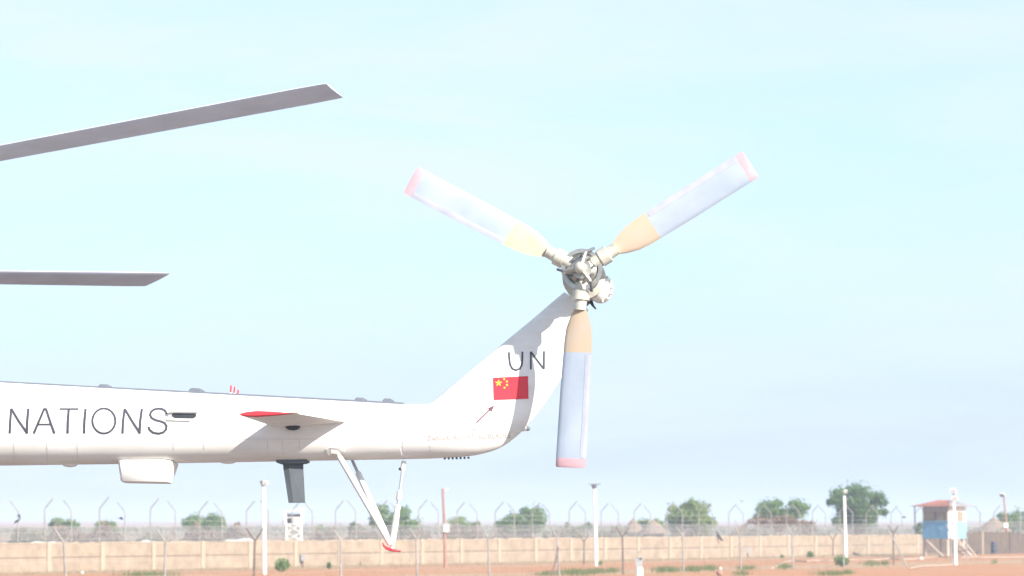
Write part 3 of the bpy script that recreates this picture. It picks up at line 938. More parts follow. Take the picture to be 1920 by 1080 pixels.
def tarp(px0, px1, py_top, Y, label, bumps):
    c = at((px0 + px1) / 2, 1000, Y); c.z = 0; k_ = Y / FPX
    h = CAMZ + (HORIZON - py_top) * k_; w = (px1 - px0) * k_
    m1 = MB(); nx, ny = 16, 6
    for j in range(ny + 1):
        for i in range(nx + 1):
            u, v = i / nx, j / ny
            z = h - 0.16 * w / 2 * 0.15 - 0.5 * (2 * v - 1) ** 2 - 0.30 * abs(2 * u - 1) ** 3 - 0.06 + 0.06 * math.sin(u * bumps * 6.28) * (1 - abs(2 * u - 1))
            m1.v.append(c + Vector(((u - .5) * w, (v - .5) * 2.6, z)))
    for j in range(ny):
        for i in range(nx):
            a = j * (nx + 1) + i; m1.f.append((a, a + 1, a + nx + 2, a + nx + 1))
    root = empty('tarpaulin_shelter', c, label, 'shelter', 'white tarpaulins beyond the wall')
    m1.child('sheet', M['tarp'], root, True)
    for sx in (-.45, .45):
        for sy in (-1, 1):
            m2 = MB(); m2.tube([c + Vector((sx * w, sy, 0)), c + Vector((sx * w, sy, h - 0.62))], 0.03, 5); m2.child('pole', M['wood'], root)
tarp(46, 125, 1012.0, 262, 'long white tarpaulin edge peeping over the wall, farthest left', 1.5)
tarp(254, 306, 1011.0, 262, 'flat white tarpaulin top over the wall, second from left', 1.0)
tarp(408, 494, 1007.5, 262, 'humped white tarpaulin behind the wall beside the white lamp pole', 2.0)
tarp(998, 1034, 1006.5, 275, 'narrow white sheet on the wall top below the spreading tree', 1.0)
tarp(1458, 1512, 1000.5, 292, 'white tarpaulin over the wall under the orange creeper', 1.5)

# signal box on white bollard in the foreground
b = on_ground(1199, 1090); k_ = b.y / FPX
root = empty('marker_bollard', b, 'grey metal box on a white bollard at the bottom edge', 'bollard')
m1 = MB(); m1.tube([b - Vector((0, 0, .1)), b + Vector((0, 0, 24 * k_)), b + Vector((0, 0, 26 * k_))], [7.0 * k_, 6.7 * k_, 6 * k_], 12); smooth_angle(m1.child('bollard', M['polewhite'], root))
c = b + Vector((-0.02, 0, 35 * k_))
m1 = MB(); m1.obox(c, Vector((5.6 * k_, -0.6 * k_, 0)), Vector((0.6 * k_, 5 * k_, 0)), Vector((0, 0, 8.6 * k_))); m1.child('box', M['zinc'], root)
m1 = MB(); m1.obox(c + Vector((0, 0, 9.3 * k_)), Vector((6.3 * k_, -0.6 * k_, 0)), Vector((0.6 * k_, 6 * k_, 0)), Vector((0, 0, .6 * k_))); m1.child('box_lid', M['zinc'], root)
m1 = MB(); m1.obox(c + Vector((3.2 * k_, -5.5 * k_, 7 * k_)), Vector((2.2 * k_, 0, 0)), Vector((0, .6 * k_, 0)), Vector((0, 0, 1.4 * k_))); m1.child('latch', M['dark'], root)
m1 = MB(); m1.tube([c + Vector((-.3 * k_, 0, 9 * k_)), c + Vector((-.5 * k_, 0, 17 * k_)), c + Vector((-3.5 * k_, 0, 25 * k_))], 0.010, 5); m1.tube([c + Vector((-.5 * k_, 0, 17 * k_)), c + Vector((2.4 * k_, 0, 24 * k_))], 0.009, 5); m1.child('aerial', M['lampgrey'], root)

def utility_box(px_, py_, w, h, label):
    t = wall_t(px_); Y = wp(t).y; c = at(px_, py_, Y - 0.3); k_ = Y / FPX
    foot = Vector((c.x, c.y, 0))
    root = empty('utility_box', foot, label, 'box', 'grey boxes before the wall')
    m1 = MB(); m1.obox(c, Vector((w * k_ / 2, 0, 0)), Vector((0, .09, 0)), Vector((0, 0, h * k_ / 2))); m1.child('box', M['zinc'], root)
    m1 = MB(); m1.obox(c + Vector((0.01, -.1, 0)), Vector((w * k_ * .4, 0, 0)), Vector((0, .012, 0)), Vector((0, 0, h * k_ * .42))); m1.child('door', M['roofunder'], root)
    m1 = MB(); m1.tube([foot - Vector((0, 0, .1)), Vector((c.x, c.y, c.z - h * k_ / 2))], 0.035, 6); m1.child('leg', M['postdark'], root)
utility_box(568, 1046, 8, 12, 'grey meter box on the wall right of the lattice tower')
utility_box(1402, 1033, 7, 11, 'grey box on a short stake at the wall left of the creeper')
# blue notice hung on the wall
t = wall_t(1696); c = wp(t, 0.09, 0.0) ; c = at(1696, 1011, c.y)
root = empty('notice_board', c, 'pale blue notice board on the wall near the watch hut', 'sign')
m1 = MB(); m1.obox(c, WD * 0.33, WN * 0.02, Vector((0, 0, 0.17))); m1.child('board', M['paleblue'], root)
m1 = MB(); m1.obox(c + Vector((0, 0, .18)), WD * 0.35, WN * 0.03, Vector((0, 0, 0.012))); m1.child('frame', M['zinc'], root)
# barrel
b = on_ground(1864, 1038); k_ = b.y / FPX
root = empty('barrel', b, 'dark blue barrel standing against the brown mud wall', 'barrel')
m1 = MB(); m1.tube([b, b + Vector((0, 0, 7 * k_)), b + Vector((0, 0, 7.6 * k_)), b + Vector((0, 0, 8.2 * k_)), b + Vector((0, 0, 15 * k_)), b + Vector((0, 0, 15.6 * k_)), b + Vector((0, 0, 16.2 * k_)), b + Vector((0, 0, 21 * k_))], [6 * k_, 6 * k_, 6.4 * k_, 6 * k_, 6 * k_, 6.4 * k_, 6 * k_, 5.8 * k_], 14); smooth_angle(m1.child('drum', M['barrel'], root))
m1 = MB(); m1.tube([b + Vector((0, 0, 21 * k_)), b + Vector((0, 0, 22 * k_))], 6.2 * k_, 14); m1.child('lid', M['barrel'], root)
# hose lying on the ground
def hose(pts, r, label):
    P = [on_ground(*p) + Vector((0, 0, r * 0.9)) for p in pts]
    Q = []
    for i in range(len(P) - 1):
        for s in range(4): Q.append(P[i].lerp(P[i + 1], s / 4) + Vector((0, random.uniform(-.25, .25), 0)))
    Q.append(P[-1])
    m1 = MB(); m1.tube(Q, r, 6)
    tag(m1.build('hose', M['hose'], None, True, base=P[0]), label, 'hose', 'pale hoses lying on the red earth')
hose([(1446, 1067), (1462, 1060), (1472, 1054), (1490, 1052.5), (1512, 1054), (1524, 1052), (1560, 1052), (1610, 1050.5), (1650, 1050.5), (1670, 1047.5), (1690, 1050), (1720, 1048.5), (1760, 1044.5), (1800, 1046), (1850, 1045.8), (1940, 1045.5)], 0.035, 'long pale hose winding across the red earth towards the right edge')
hose([(1708, 1067), (1722, 1063.5), (1740, 1062), (1765, 1061.5), (1790, 1060)], 0.035, 'short pale hose on the earth below the watch hut')
def stone(px_, py_, r, label, m='stone'):
    b = on_ground(px_, py_)
    m1 = MB(); rg = random.Random(px_)
    m1.ball(b + Vector((0, 0, r * 0.75)), r, 9, 6, (1.05, 1, 0.9))
    m1.v = [p + rnd_dir(rg) * r * 0.06 for p in m1.v]
    tag(m1.build('stone', M[m], None, True, base=b), label, 'stone', 'stones on the red earth')
stone(1727, 1050, 0.11, 'round whitewashed stone beside the long hose')
stone(1351, 1068, 0.07, 'small pale stone in the grass verge mid right')
stone(1349, 1079, 0.14, 'reddish stone at the bottom edge mid right', 'polebrown')
stone(154, 1076, 0.07, 'small pale stone on the earth near the far left pilasters')

def bird(px_, py_, Y, span, bank, label, fly=True, heading=0.4):
    c = at(px_, py_, Y)
    root = empty('bird', c, label, 'bird', 'dark birds over the fence')
    root.rotation_euler = (0, bank, heading)
    m1 = MB()
    L = span * 0.55
    rings = []
    for u, r in ((-.5, .02), (-.3, .10), (0, .17), (.25, .13), (.38, .09), (.46, .09), (.56, .03)):
        rings.append([Vector((u * L, math.cos(6.283 * i / 8) * r * L, math.sin(6.283 * i / 8) * r * L * .9)) for i in range(8)])
    m1.loft(rings); m1.add([(-.45 * L, -.03, 0), (-.45 * L, .03, 0), (-.95 * L, .09, -.02), (-.95 * L, -.09, -.02), (-.7 * L, 0, .01)], [(0, 1, 4), (1, 2, 4), (2, 3, 4), (3, 0, 4)])
    m1.build('body', M['bird'], root, True)
    for s in (-1, 1):
        m2 = MB()
        st = []
        for u, ch, z in ((0.05, .34, .02), (.35, .36, .14), (.7, .26, .10), (1.0, .05, .02)):
            y = s * u * span / 2; zz = z * span * (1 if fly else -.3)
            st.append([Vector((ch * L * .55, y, zz)), Vector((0, y, zz + .012)), Vector((-ch * L * .6, y, zz)), Vector((0, y, zz - .008))])
        m2.loft(st); m2.build('wing', M['bird'], root, True)
bird(227, 972.5, 175, 0.42, 0.2, 'dark bird gliding left beside a fence post at left', True, 0.3)
bird(1253, 945, 280, 0.34, 0.3, 'tiny bird left above the large pale tree')
bird(1331, 946.5, 280, 0.42, -0.4, 'tiny bird right above the large pale tree')
bird(1391, 940, 300, 0.3, 0.2, 'faint tiny bird left of the flat-topped tree')
bird(1695, 970, 262, 0.5, 0.1, 'dark bird gliding between the tallest tree and the hut', True, -0.3)
def scrap(pts, Y, label, seed, w=0.09):
    rg = random.Random(seed)
    m1 = MB()
    P = [at(x, y, Y) for x, y in pts]
    for i in range(len(P)):
        ww = w * rg.uniform(.5, 1.2) * (1 - 0.6 * i / len(P))
        dpt = Vector((rg.uniform(-.05, .05), rg.uniform(-.06, .06), 0))
        P[i] = P[i] + dpt
    m1.tube(P, [w * rg.uniform(.35, 1) * (0.4 if i in (0, len(P) - 1) else 1) for i in range(len(P))], 6)
    m1.v = [p + rnd_dir(rg) * w * 0.25 for p in m1.v]
    o = m1.build('plastic_scrap', M['plastic'], None, base=P[0]); tag(o, label, 'plastic scrap', 'black plastic caught on the fence')
Yp = wp(wall_t(1345)).y - 0.2
scrap([(1343, 996), (1344.5, 1000), (1346, 1005), (1349, 1010), (1355, 1014.5)], Yp, 'black plastic rag hooked on the fence below the pale tree', 3, 0.10)
Yp = wp(wall_t(37)).y - 0.2
scrap([(31, 967.5), (34, 966), (37, 969), (35, 974), (31, 978), (28, 981.5)], Yp, 'black plastic rag hooked on the farthest left fence post', 5, 0.06)

# ------------------------------------------------------------------ helicopter (local frame: x aft, y to starboard = away, z up)
YAW, ROLL = R(-8), R(-4)
HO = at(757, 810, 40.0)
heli = empty('helicopter', HO, 'white transport helicopter with red flag on its tail, hovering', 'helicopter')
heli.rotation_mode = 'XYZ'
HM = Matrix.Translation(HO) @ Matrix.Rotation(YAW, 4, 'Z') @ Matrix.Rotation(ROLL, 4, 'X')
heli.matrix_world = HM
HI = HM.inverted()
CL = HI @ CAMP
HI3 = HI.to_3x3()
def lray(px, py): return (HI3 @ ray(px, py)).normalized()
def L(px, py, y=0.0):
    d = lray(px, py)
    return CL + d * ((y - CL.y) / d.y)
PPM = FPX / 40.0

# --- tail boom: rings from (top, bottom) measured outlines
boom_st = [(-700, 681, 890), (-500, 692, 884.5), (-300, 702.5, 879), (-100, 712.5, 875), (0, 717.5, 872.8), (100, 723, 871.5), (200, 728.5, 870.2), (300, 733.8, 868.8), (400, 739, 867.2), (500, 744.3, 865.4), (600, 749.6, 863.5), (700, 755, 861.8), (757, 758, 861)]
NB = 40
def ell(top, bot, w, n=NB, p=2.0):
    c = (top + bot) / 2; a = (top - bot) / 2
    rg_ = []
    for i in range(n):
        th = 2 * math.pi * i / n
        cs, sn = math.cos(th), math.sin(th)
        s_ = math.copysign(abs(sn) ** (2 / p), sn); c_ = math.copysign(abs(cs) ** (2 / p), cs)
        rg_.append(c + a * c_ + Vector((0, w * s_, 0)))
    return rg_
mb = MB()
rings = []
for x, t_, b_ in boom_st:
    T, B = L(x, t_), L(x, b_)
    rings.append(ell(T, B, (T - B).length / 2 * 0.92, p=2.25))
mb.loft(rings)
surf_v = [Vector(p) for p in mb.v]; surf_f = list(mb.f)
boom = smooth_angle(mb.build('tail_boom', M['hull'], heli), 50)

# --- tail pylon swept up from the boom end
pyl = [((757, 758), (757, 861), .255), ((785, 758), (795, 860.2), .255), ((806, 757), (835, 858.5), .25), ((822, 745), (868, 856.4), .235), ((838, 731), (900, 852), .215), ((860, 713), (935, 841), .19), ((886, 691), (965, 821), .165), ((920, 663), (1000, 786), .142),
       ((960, 630), (1042, 726), .125), ((1000, 597), (1072, 674), .115), ((1035, 567), (1090, 618), .11), ((1058, 548), (1103, 580), .11)]
mb = MB()
rings = []
for a, b, w in pyl:
    rings.append(ell(L(*a), L(*b), w))
# refine by linear subdivision along the spine
fine_r = []
for i in range(len(rings) - 1):
    p0 = rings[max(i - 1, 0)]; p1 = rings[i]; p2 = rings[i + 1]; p3 = rings[min(i + 2, len(rings) - 1)]
    for s in range(3):
        t = s / 3
        fine_r.append([0.5 * ((2 * b1) + (c1 - a1) * t + (2 * a1 - 5 * b1 + 4 * c1 - d1) * t * t + (3 * b1 - a1 - 3 * c1 + d1) * t ** 3) for a1, b1, c1, d1 in zip(p0, p1, p2, p3)])
fine_r.append(rings[-1])
mb.loft(fine_r)
k0 = len(surf_v)
surf_v += [Vector(p) for p in mb.v]; surf_f += [tuple(i + k0 for i in f) for f in mb.f]
pylon = smooth_angle(mb.build('tail_pylon', M['hull'], heli), 60)
bvh = BVHTree.FromPolygons(surf_v, surf_f)

def onskin(px, py, off=0.003):
    d = lray(px, py)
    loc, nor, idx, dist = bvh.ray_cast(CL, d)
    if loc is None:
        return L(px, py, -0.1)
    if nor.dot(d) > 0: nor = -nor
    return loc + nor * off
def ribbon(mbx, pts, w, off=0.003, step=6.0, closed=False):
    P = []
    n = len(pts)
    for i in range(n - 1 + (1 if closed else 0)):
        a, b = pts[i], pts[(i + 1) % n]
        k = max(1, int(math.hypot(b[0] - a[0], b[1] - a[1]) / step))
        for s in range(k): P.append((a[0] + (b[0] - a[0]) * s / k, a[1] + (b[1] - a[1]) * s / k))
    if not closed: P.append(pts[-1])
    m = len(P); vs_ = []
    for i, p in enumerate(P):
        a = P[(i - 1) % m] if (closed or i > 0) else P[0]
        b = P[(i + 1) % m] if (closed or i < m - 1) else P[-1]
        d0 = (p[0] - a[0], p[1] - a[1]); d1 = (b[0] - p[0], b[1] - p[1])
        l0 = math.hypot(*d0) or 1; l1 = math.hypot(*d1) or 1
        if math.hypot(*d0) == 0: d0, l0 = d1, l1
        if math.hypot(*d1) == 0: d1, l1 = d0, l0
        n0 = (-d0[1] / l0, d0[0] / l0); n1 = (-d1[1] / l1, d1[0] / l1)
        nx, ny = n0[0] + n1[0], n0[1] + n1[1]; ll = math.hypot(nx, ny) or 1
        nx, ny = nx / ll, ny / ll
        sc = min(1.6, 1 / max(0.45, nx * n0[0] + ny * n0[1])) * w / 2
        vs_.append(onskin(p[0] + nx * sc, p[1] + ny * sc, off)); vs_.append(onskin(p[0] - nx * sc, p[1] - ny * sc, off))
    fs_ = [(2 * i, 2 * i + 1, 2 * i + 3, 2 * i + 2) for i in range(m - 1)]
    if closed: fs_.append((2 * m - 2, 2 * m - 1, 1, 0))
    mbx.add(vs_, fs_)

# --- lettering NATIONS, each letter a piece of paint on the skin
def letter(strokes, parent, w, m='letter', name='letter', closed=False, off=0.004):
    m1 = MB()
    for i, s in enumerate(strokes):
        ww = w[i] if hasattr(w, '__len__') else w
        ribbon(m1, s, ww, off + 0.0008 * i, 4.0, closed)
    return m1.build(name, M[m], parent)
def sc4(pts): return [(x / 4.0, 680 + y / 4.0) for x, y in pts]
letter([sc4([(74, 531), (76, 470), (85, 344)]), sc4([(85, 344), (140, 436), (207, 531)]), sc4([(203, 531), (206, 440), (214, 345)])], boom, 4.3)
letter([sc4([(254, 531), (332, 348)]), sc4([(346, 346), (380, 450), (410, 531)]), sc4([(284, 463), (386, 463)]), sc4([(326, 348), (350, 348)])], boom, [4.3, 4.3, 3.2, 3.6])
letter([sc4([(447, 348), (591, 348)]), sc4([(517, 350), (510, 440), (508, 531)])], boom, [3.2, 4.5])
letter([sc4([(643, 346), (634, 440), (631, 531)])], boom, 4.5)
letter([sc4([(780 + 86 * math.cos(a * math.pi / 18), 437 + 93 * math.sin(a * math.pi / 18)) for a in range(36)])], boom, 3.9, closed=True)
letter([sc4([(920, 531), (924, 440), (936, 346)]), sc4([(936, 346), (990, 436), (1052, 531)]), sc4([(1048, 531), (1053, 440), (1066, 346)])], boom, 4.3)
letter([sc4([(1252, 386), (1238, 360), (1215, 348), (1190, 345), (1155, 352), (1133, 370), (1127, 392), (1137, 414), (1165, 430), (1205, 440), (1235, 452), (1250, 475), (1247, 500), (1225, 523), (1190, 532), (1150, 525), (1124, 505), (1114, 480)])], boom, 4.3)
# UN on the pylon
letter([[(954.5, 660.4), (955.2, 672), (956.8, 684), (961, 691.5), (967.4, 694.1), (974.6, 691.3), (978.6, 684), (979.4, 672), (979.6, 659.6)]], pylon, 3.3)
letter([[(995.4, 692.6), (995.4, 659.6)], [(995.4, 659.6), (1020, 692)], [(1020, 692), (1020.3, 658.3)]], pylon, 3.3)
# flag
m1 = MB(); nx, ny = 12, 8
fc = [(924.6, 708.4), (990, 705.2), (991, 747.6), (925.8, 750.4)]
def fuv(u, v):
    a = (fc[0][0] + (fc[1][0] - fc[0][0]) * u, fc[0][1] + (fc[1][1] - fc[0][1]) * u)
    b = (fc[3][0] + (fc[2][0] - fc[3][0]) * u, fc[3][1] + (fc[2][1] - fc[3][1]) * u)
    return (a[0] + (b[0] - a[0]) * v, a[1] + (b[1] - a[1]) * v)
for j in range(ny + 1):
    for i in range(nx + 1): m1.v.append(onskin(*fuv(i / nx, j / ny), 0.004))
for j in range(ny):
    for i in range(nx):
        a = j * (nx + 1) + i; m1.f.append((a, a + 1, a + nx + 2, a + nx + 1))
flag = m1.build('flag_panel', M['flagred'], pylon)
def star(u, v, r, rot):
    m2 = MB()
    cx, cy = fuv(u, v)
    vs_ = [onskin(cx, cy, 0.007)]
    for i in range(10):
        a = rot + math.pi * i / 5; rr = r if i % 2 == 0 else r * 0.40
        vs_.append(onskin(cx + rr * math.sin(a), cy - rr * math.cos(a), 0.007))
    m2.add(vs_, [(0, 1 + i, 1 + (i + 1) % 10) for i in range(10)])
    m2.build('flag_star', M['yellow'], pylon)
star(0.155, 0.25, 7.2, 0)
for u, v, ro in ((0.32, 0.09, 0.4), (0.395, 0.20, 0.8), (0.395, 0.35, 0.0), (0.32, 0.47, 0.5)): star(u, v, 2.9, ro)
# warning arrow
m1 = MB(); ribbon(m1, [(893.5, 792.5), (918, 768.5)], 2.6, 0.004)
m1.build('warning_arrow', M['arrow'], pylon)
m1 = MB(); m1.add([onskin(927.6, 759.6, .005), onskin(915.2, 765.2, .005), onskin(917.6, 768.6, .006), onskin(921.8, 771.8, .005)], [(0, 1, 2), (0, 2, 3)]); m1.build('arrow_head', M['arrow'], pylon)
# faded warning print
def printed(text, px0, py0, px1, py1, hpx, m, name):
    cu = bpy.data.curves.new('t', 'FONT'); cu.body = text; cu.resolution_u = 2
    ob = bpy.data.objects.new('t', cu); col.objects.link(ob)
    dg = bpy.context.evaluated_depsgraph_get(); ev = ob.evaluated_get(dg); me = ev.to_mesh()
    vs_ = [v.co.copy() for v in me.vertices]; fs_ = [tuple(p.vertices) for p in me.polygons]
    ev.to_mesh_clear(); bpy.data.objects.remove(ob); bpy.data.curves.remove(cu)
    if not vs_: return
    x0 = min(v.x for v in vs_); x1 = max(v.x for v in vs_); y0 = min(v.y for v in vs_); y1 = max(v.y for v in vs_)
    m1 = MB()
    m1.add([onskin(px0 + (px1 - px0) * (v.x - x0) / (x1 - x0), py0 + (py1 - py0) * (v.x - x0) / (x1 - x0) - hpx * (v.y - y0) / (y1 - y0), 0.004) for v in vs_], fs_)
    m1.build(name, M[m], pylon)
printed('危险', 846, 809, 863, 808.6, 9.5, 'faded', 'warning_print')
printed('尾桨转动', 875, 808.4, 913, 807.4, 10, 'faded', 'warning_print')
printed('DANGER!', 803, 826.5, 845, 824.6, 9.5, 'faded', 'warning_print')
printed('ROTATING', 852, 824.2, 910, 822.4, 9.5, 'faded', 'warning_print')
printed('BLADES', 916, 822.2, 957, 820.4, 9.5, 'greyprint', 'warning_print')  # printed in grey where the other words are red

# --- seams and panel joints
def seam(pts, w=1.2, parent=boom):
    m1 = MB(); ribbon(m1, pts, w, 0.0025, 8.0); m1.build('seam', M['seam'], parent)
seam([(0, 822), (200, 822.5), (325, 822.5), (500, 823), (620, 823), (750, 825)], 0.9)
for x in (26, 88, 145, 325, 382, 502, 530, 562):
    seam([(x - 1, 824), (x, 840), (x + 1.5, 866 - x * 0.008)], 1.0)
seam([(754.6, 764), (754.6, 800), (754.6, 855)], 1.6)
seam([(806, 835), (807, 856)], 1.0, pylon)
# --- spine: drive shaft cover on top of the boom
m1 = MB(); rings = []
for x, t_, b_ in boom_st:
    T = L(x, t_) + Vector((0, 0, 0.0))
    rings.append([T + Vector((0, -0.075, -0.04)), T + Vector((0, -0.068, 0.006)), T + Vector((0, -0.05, 0.013)), T + Vector((0, 0.05, 0.013)), T + Vector((0, 0.068, 0.006)), T + Vector((0, 0.075, -0.04))])
m1.loft(rings); m1.build('shaft_cover', M['spine'], heli)
for x0, x1, y0, h in ((187, 208, 727.5, 3.2), (356, 382, 736.5, 5.0), (667, 687, 752.8, 3.4), (719, 738, 755.6, 4.6)):
    m1 = MB()
    a, b = L(x0, y0 - 3.5), L(x1, y0 - 3.5 + (x1 - x0) * .053)
    hh = h / PPM
    rings = []
    for u, s in ((0, .15), (.18, 1), (.8, 1), (1, .35)):
        p = a.lerp(b, u)
        rings.append([p + Vector((0, -.06, -.02)), p + Vector((0, -.05, hh * s)), p + Vector((0, .05, hh * s)), p + Vector((0, .06, -.02))])
    m1.loft(rings); m1.build('spine_fitting', M['spine'], heli)
# three striped whip aerials
for x, y0, y1 in ((432.5, 722.5, 741), (439, 725.5, 741.5), (446, 731, 742)):
    a, b = L(x - .5, y1, .05), L(x + .8, y0, .05)
    m1 = MB(); m1.tube([a, a.lerp(b, .30)], 0.008, 6); w_ = m1.build('whip_aerial', M['hull'], heli)
    m1 = MB(); m1.tube([a.lerp(b, .30), b], 0.009, 6); m1.build('red_sleeve', M['red'], w_)
# --- side vent scoop
m1 = MB()
q = [(313, 788), (319, 776), (324, 774), (370, 774.5), (372, 783), (357, 789.5)]
base_ = [onskin(*p, -0.004) for p in q]; out_ = [onskin(p[0], p[1], 0.020) for p in q]
m1.loft([base_, out_]); scoop = m1.build('vent_scoop', M['hull'], heli)
m1 = MB(); q = [(322, 781), (325, 776.3), (368, 777), (369, 781.5), (364, 785), (329, 784.6)]
m1.loft([[onskin(*p, 0.016) for p in q], [onskin(*p, 0.0235) for p in q]]); m1.build('vent_shade_patch', M['dark'], scoop)  # dark patch set proud; the opening's shade is put into its colour
m1 = MB(); q = [(318, 775.6), (372, 775.6), (372, 772.0), (320, 772.0)]
m1.loft([[onskin(*p, 0.0) for p in q], [onskin(*p, 0.055) for p in q]]); m1.build('vent_lip', M['hull'], scoop)
for (x0, y0, x1, y1) in ((326, 768, 331, 769.5), (375, 773, 381, 773.8)):
    m1 = MB(); ribbon(m1, [(x0, y0), (x1, y1)], 1.8, 0.004); m1.build('fastener', M['seam'], boom)
# --- belly fairing
m1 = MB(); rings = []
for z_, (x0, x1, w) in ((864, (232, 326, .16)), (868, (225.5, 331, .19)), (880, (226.5, 328, .17)), (900, (229.2, 321.6, .13)), (904.5, (230.5, 320.5, .115)), (905.5, (232, 319, .10))):
    A, B = L(x0, z_ - .8), L(x1, z_ + .6)
    r = []
    for sx, sy in ((0, -.5), (.03, -.9), (.07, -1), (.90, -1), (.975, -.8), (1, -.3), (1, .3), (.975, .8), (.90, 1), (.07, 1), (.03, .9), (0, .5)):
        r.append(A.lerp(B, sx) + Vector((0, sy * w, 0)))
    rings.append(r)
m1.loft(rings); fair = smooth_angle(m1.build('belly_fairing', M['hull'], heli), 30)
m1 = MB(); m1.tube([L(223.5, 898, -.1), L(229, 900, -.1)], .012, 6); m1.build('static_wick', M['hull'], fair)
# --- low belly domes
for x0, x1, y0, h in ((116, 146, 870.6, 5.5), (412, 442, 866.2, 3.5)):
    m1 = MB(); c = L((x0 + x1) / 2, y0); m1.ball(c, 0.5 * (x1 - x0) / PPM, 14, 8, (1, .9, 2 * h / (x1 - x0))); smooth_angle(m1.build('belly_dome', M['hull'], heli))
# --- grey blade antenna
m1 = MB(); rings = []
for (x0, x1, y_, w) in ((530, 569, 866, .022), (531.5, 568.8, 880, .02), (541, 572.2, 943, .011)):
    A, B = L(x0, y_), L(x1, y_ - .2)
    rings.append([A, A.lerp(B, .3) + Vector((0, -w, 0)), B + Vector((0, -.003, 0)), B + Vector((0, .003, 0)), A.lerp(B, .3) + Vector((0, w, 0))])
m1.loft(rings); ant = m1.build('blade_antenna', M['antenna'], heli)
m1 = MB(); A, B = L(520.5, 867), L(578, 865.5)
m1.loft([[A + Vector((0, s * .08, z)) for s, z in ((-1, -.006), (-1, .03), (1, .03), (1, -.006))], [A.lerp(B, .12) + Vector((0, s * .08, z)) for s, z in ((-1, -.018), (-1, .03), (1, .03), (1, -.018))], [A.lerp(B, .88) + Vector((0, s * .08, z)) for s, z in ((-1, -.018), (-1, .03), (1, .03), (1, -.018))], [B + Vector((0, s * .08, z)) for s, z in ((-1, -.006), (-1, .03), (1, .03), (1, -.006))]])
m1.build('antenna_plate', M['antenna'], ant)
# --- horizontal stabilisers
def stab(side):
    yr, yt = side * .20, side * 1.36
    if side < 0:
        rle, rte = L(506, 796.5, yr), L(654, 792.6, yr)
        tle, tte = L(450.5, 778.2, yt), L(556, 775.6, yt)
        globals()['_st'] = (rle, rte, tle, tte)
    else:
        rle, rte, tle, tte = [Vector((p.x, -p.y, p.z)) for p in globals()['_st']]
    m1 = MB(); rings = []
    prof = [(0, 0), (.03, .022), (.12, .045), (.3, .06), (.55, .045), (.8, .02), (1, .002), (.8, -.016), (.55, -.034), (.3, -.045), (.12, -.034), (.03, -.018)]
    ns = 10
    for i in range(ns + 1):
        u = i / ns
        a, b = rle.lerp(tle, u), rte.lerp(tte, u); ch = (b - a).length
        rings.append([a.lerp(b, x) + Vector((0, 0, z * ch)) for x, z in prof])
    m1.loft(rings)
    st_ = smooth_angle(m1.build('stabiliser', M['hull'], heli), 50)
    m1 = MB(); rings = []
    for v, sc in ((0, 1.03), (.035, 1.02), (.055, .9), (.066, .55)):
        a, b = tle + Vector((0, side * v, 0)), tte + Vector((0, side * v, 0)); ch = (b - a).length
        c = a.lerp(b, .45)
        rings.append([c + (a.lerp(b, x) - c) * (1 if sc > 1 else .96 + .04 * sc) + Vector((0, 0, z * ch * sc)) for x, z in prof])
    m1.loft(rings); m1.build('tip_cap', M['red'], st_)
    if side < 0:
        a = tle.lerp(tte, .95) + Vector((0, -.045, .01))
        m1 = MB(); m1.obox(a + Vector((.02, 0, .004)), Vector((.045, 0, 0)), Vector((0, .03, 0)), Vector((0, 0, .014))); m1.build('balance_weight', M['sleeve'], st_)
    c = rle.lerp(rte, .32) + Vector((0, side * .12, -.035))
    m1 = MB(); m1.ball(c, .075, 12, 8, (1, 1.2, .5)); m1.build('pivot_boss', M['dark'], st_)
    return st_
stab(-1); stab(1)
# --- tail skid
F = L(734, 1024)
A = L(632, 849, -.23)
m1 = MB(); m1.tube([A, A.lerp(F, .06), A.lerp(F, .98)], [.018, .029, .030], 10); smooth_angle(m1.build('skid_strut', M['hull'], heli))
m1 = MB(); m1.tube([L(621, 847.5, -.27), L(634, 849.5, -.26)], .024, 8); m1.build('strut_bracket', M['sleeve'], heli)
m1 = MB(); q = [(611, 842), (619, 838), (638, 838), (646, 845), (639, 853), (616, 853)]
m1.loft([[onskin(*p, -.003) for p in q], [onskin(*p, 0.008) for p in q]]); m1.build('strut_mount', M['hull'], heli)
A2 = L(660, 862, .22)
m1 = MB(); m1.tube([A2, A2.lerp(F, .155)], .016, 8); far_ = m1.build('skid_strut', M['rod'], heli)
m1 = MB(); m1.tube([A2.lerp(F, .14), A2.lerp(F, .16), A2.lerp(F, .97)], [.018, .03, .03], 10); smooth_angle(m1.build('strut_tube', M['hull'], far_))
S0, S1 = L(757.5, 864), L(736, 1021)
m1 = MB(); m1.tube([S0, S0.lerp(S1, .02), S0.lerp(S1, .10), S0.lerp(S1, .125)], [.02, .026, .026, .014], 10); sh = smooth_angle(m1.build('shock_strut', M['hull'], heli))
m1 = MB(); m1.tube([S0.lerp(S1, .12), S0.lerp(S1, .56)], .0165, 10); smooth_angle(m1.build('shock_rod', M['rod'], sh))
m1 = MB(); m1.tube([S0.lerp(S1, .355), S0.lerp(S1, .36), S0.lerp(S1, .46), S0.lerp(S1, .475)], [.02, .029, .029, .02], 10); smooth_angle(m1.build('shock_collar', M['hull'], sh))
m1 = MB(); m1.tube([S0.lerp(S1, .53), S0.lerp(S1, .54), S0.lerp(S1, .80), S0.lerp(S1, .82), S0.lerp(S1, .97)], [.02, .029, .031, .029, .027], 10); smooth_angle(m1.build('shock_cylinder', M['hull'], sh))
m1 = MB(); m1.tube([L(748, 879), L(753, 880)], .014, 6); m1.build('shock_bolt', M['dark'], sh)
m1 = MB(); rings = []
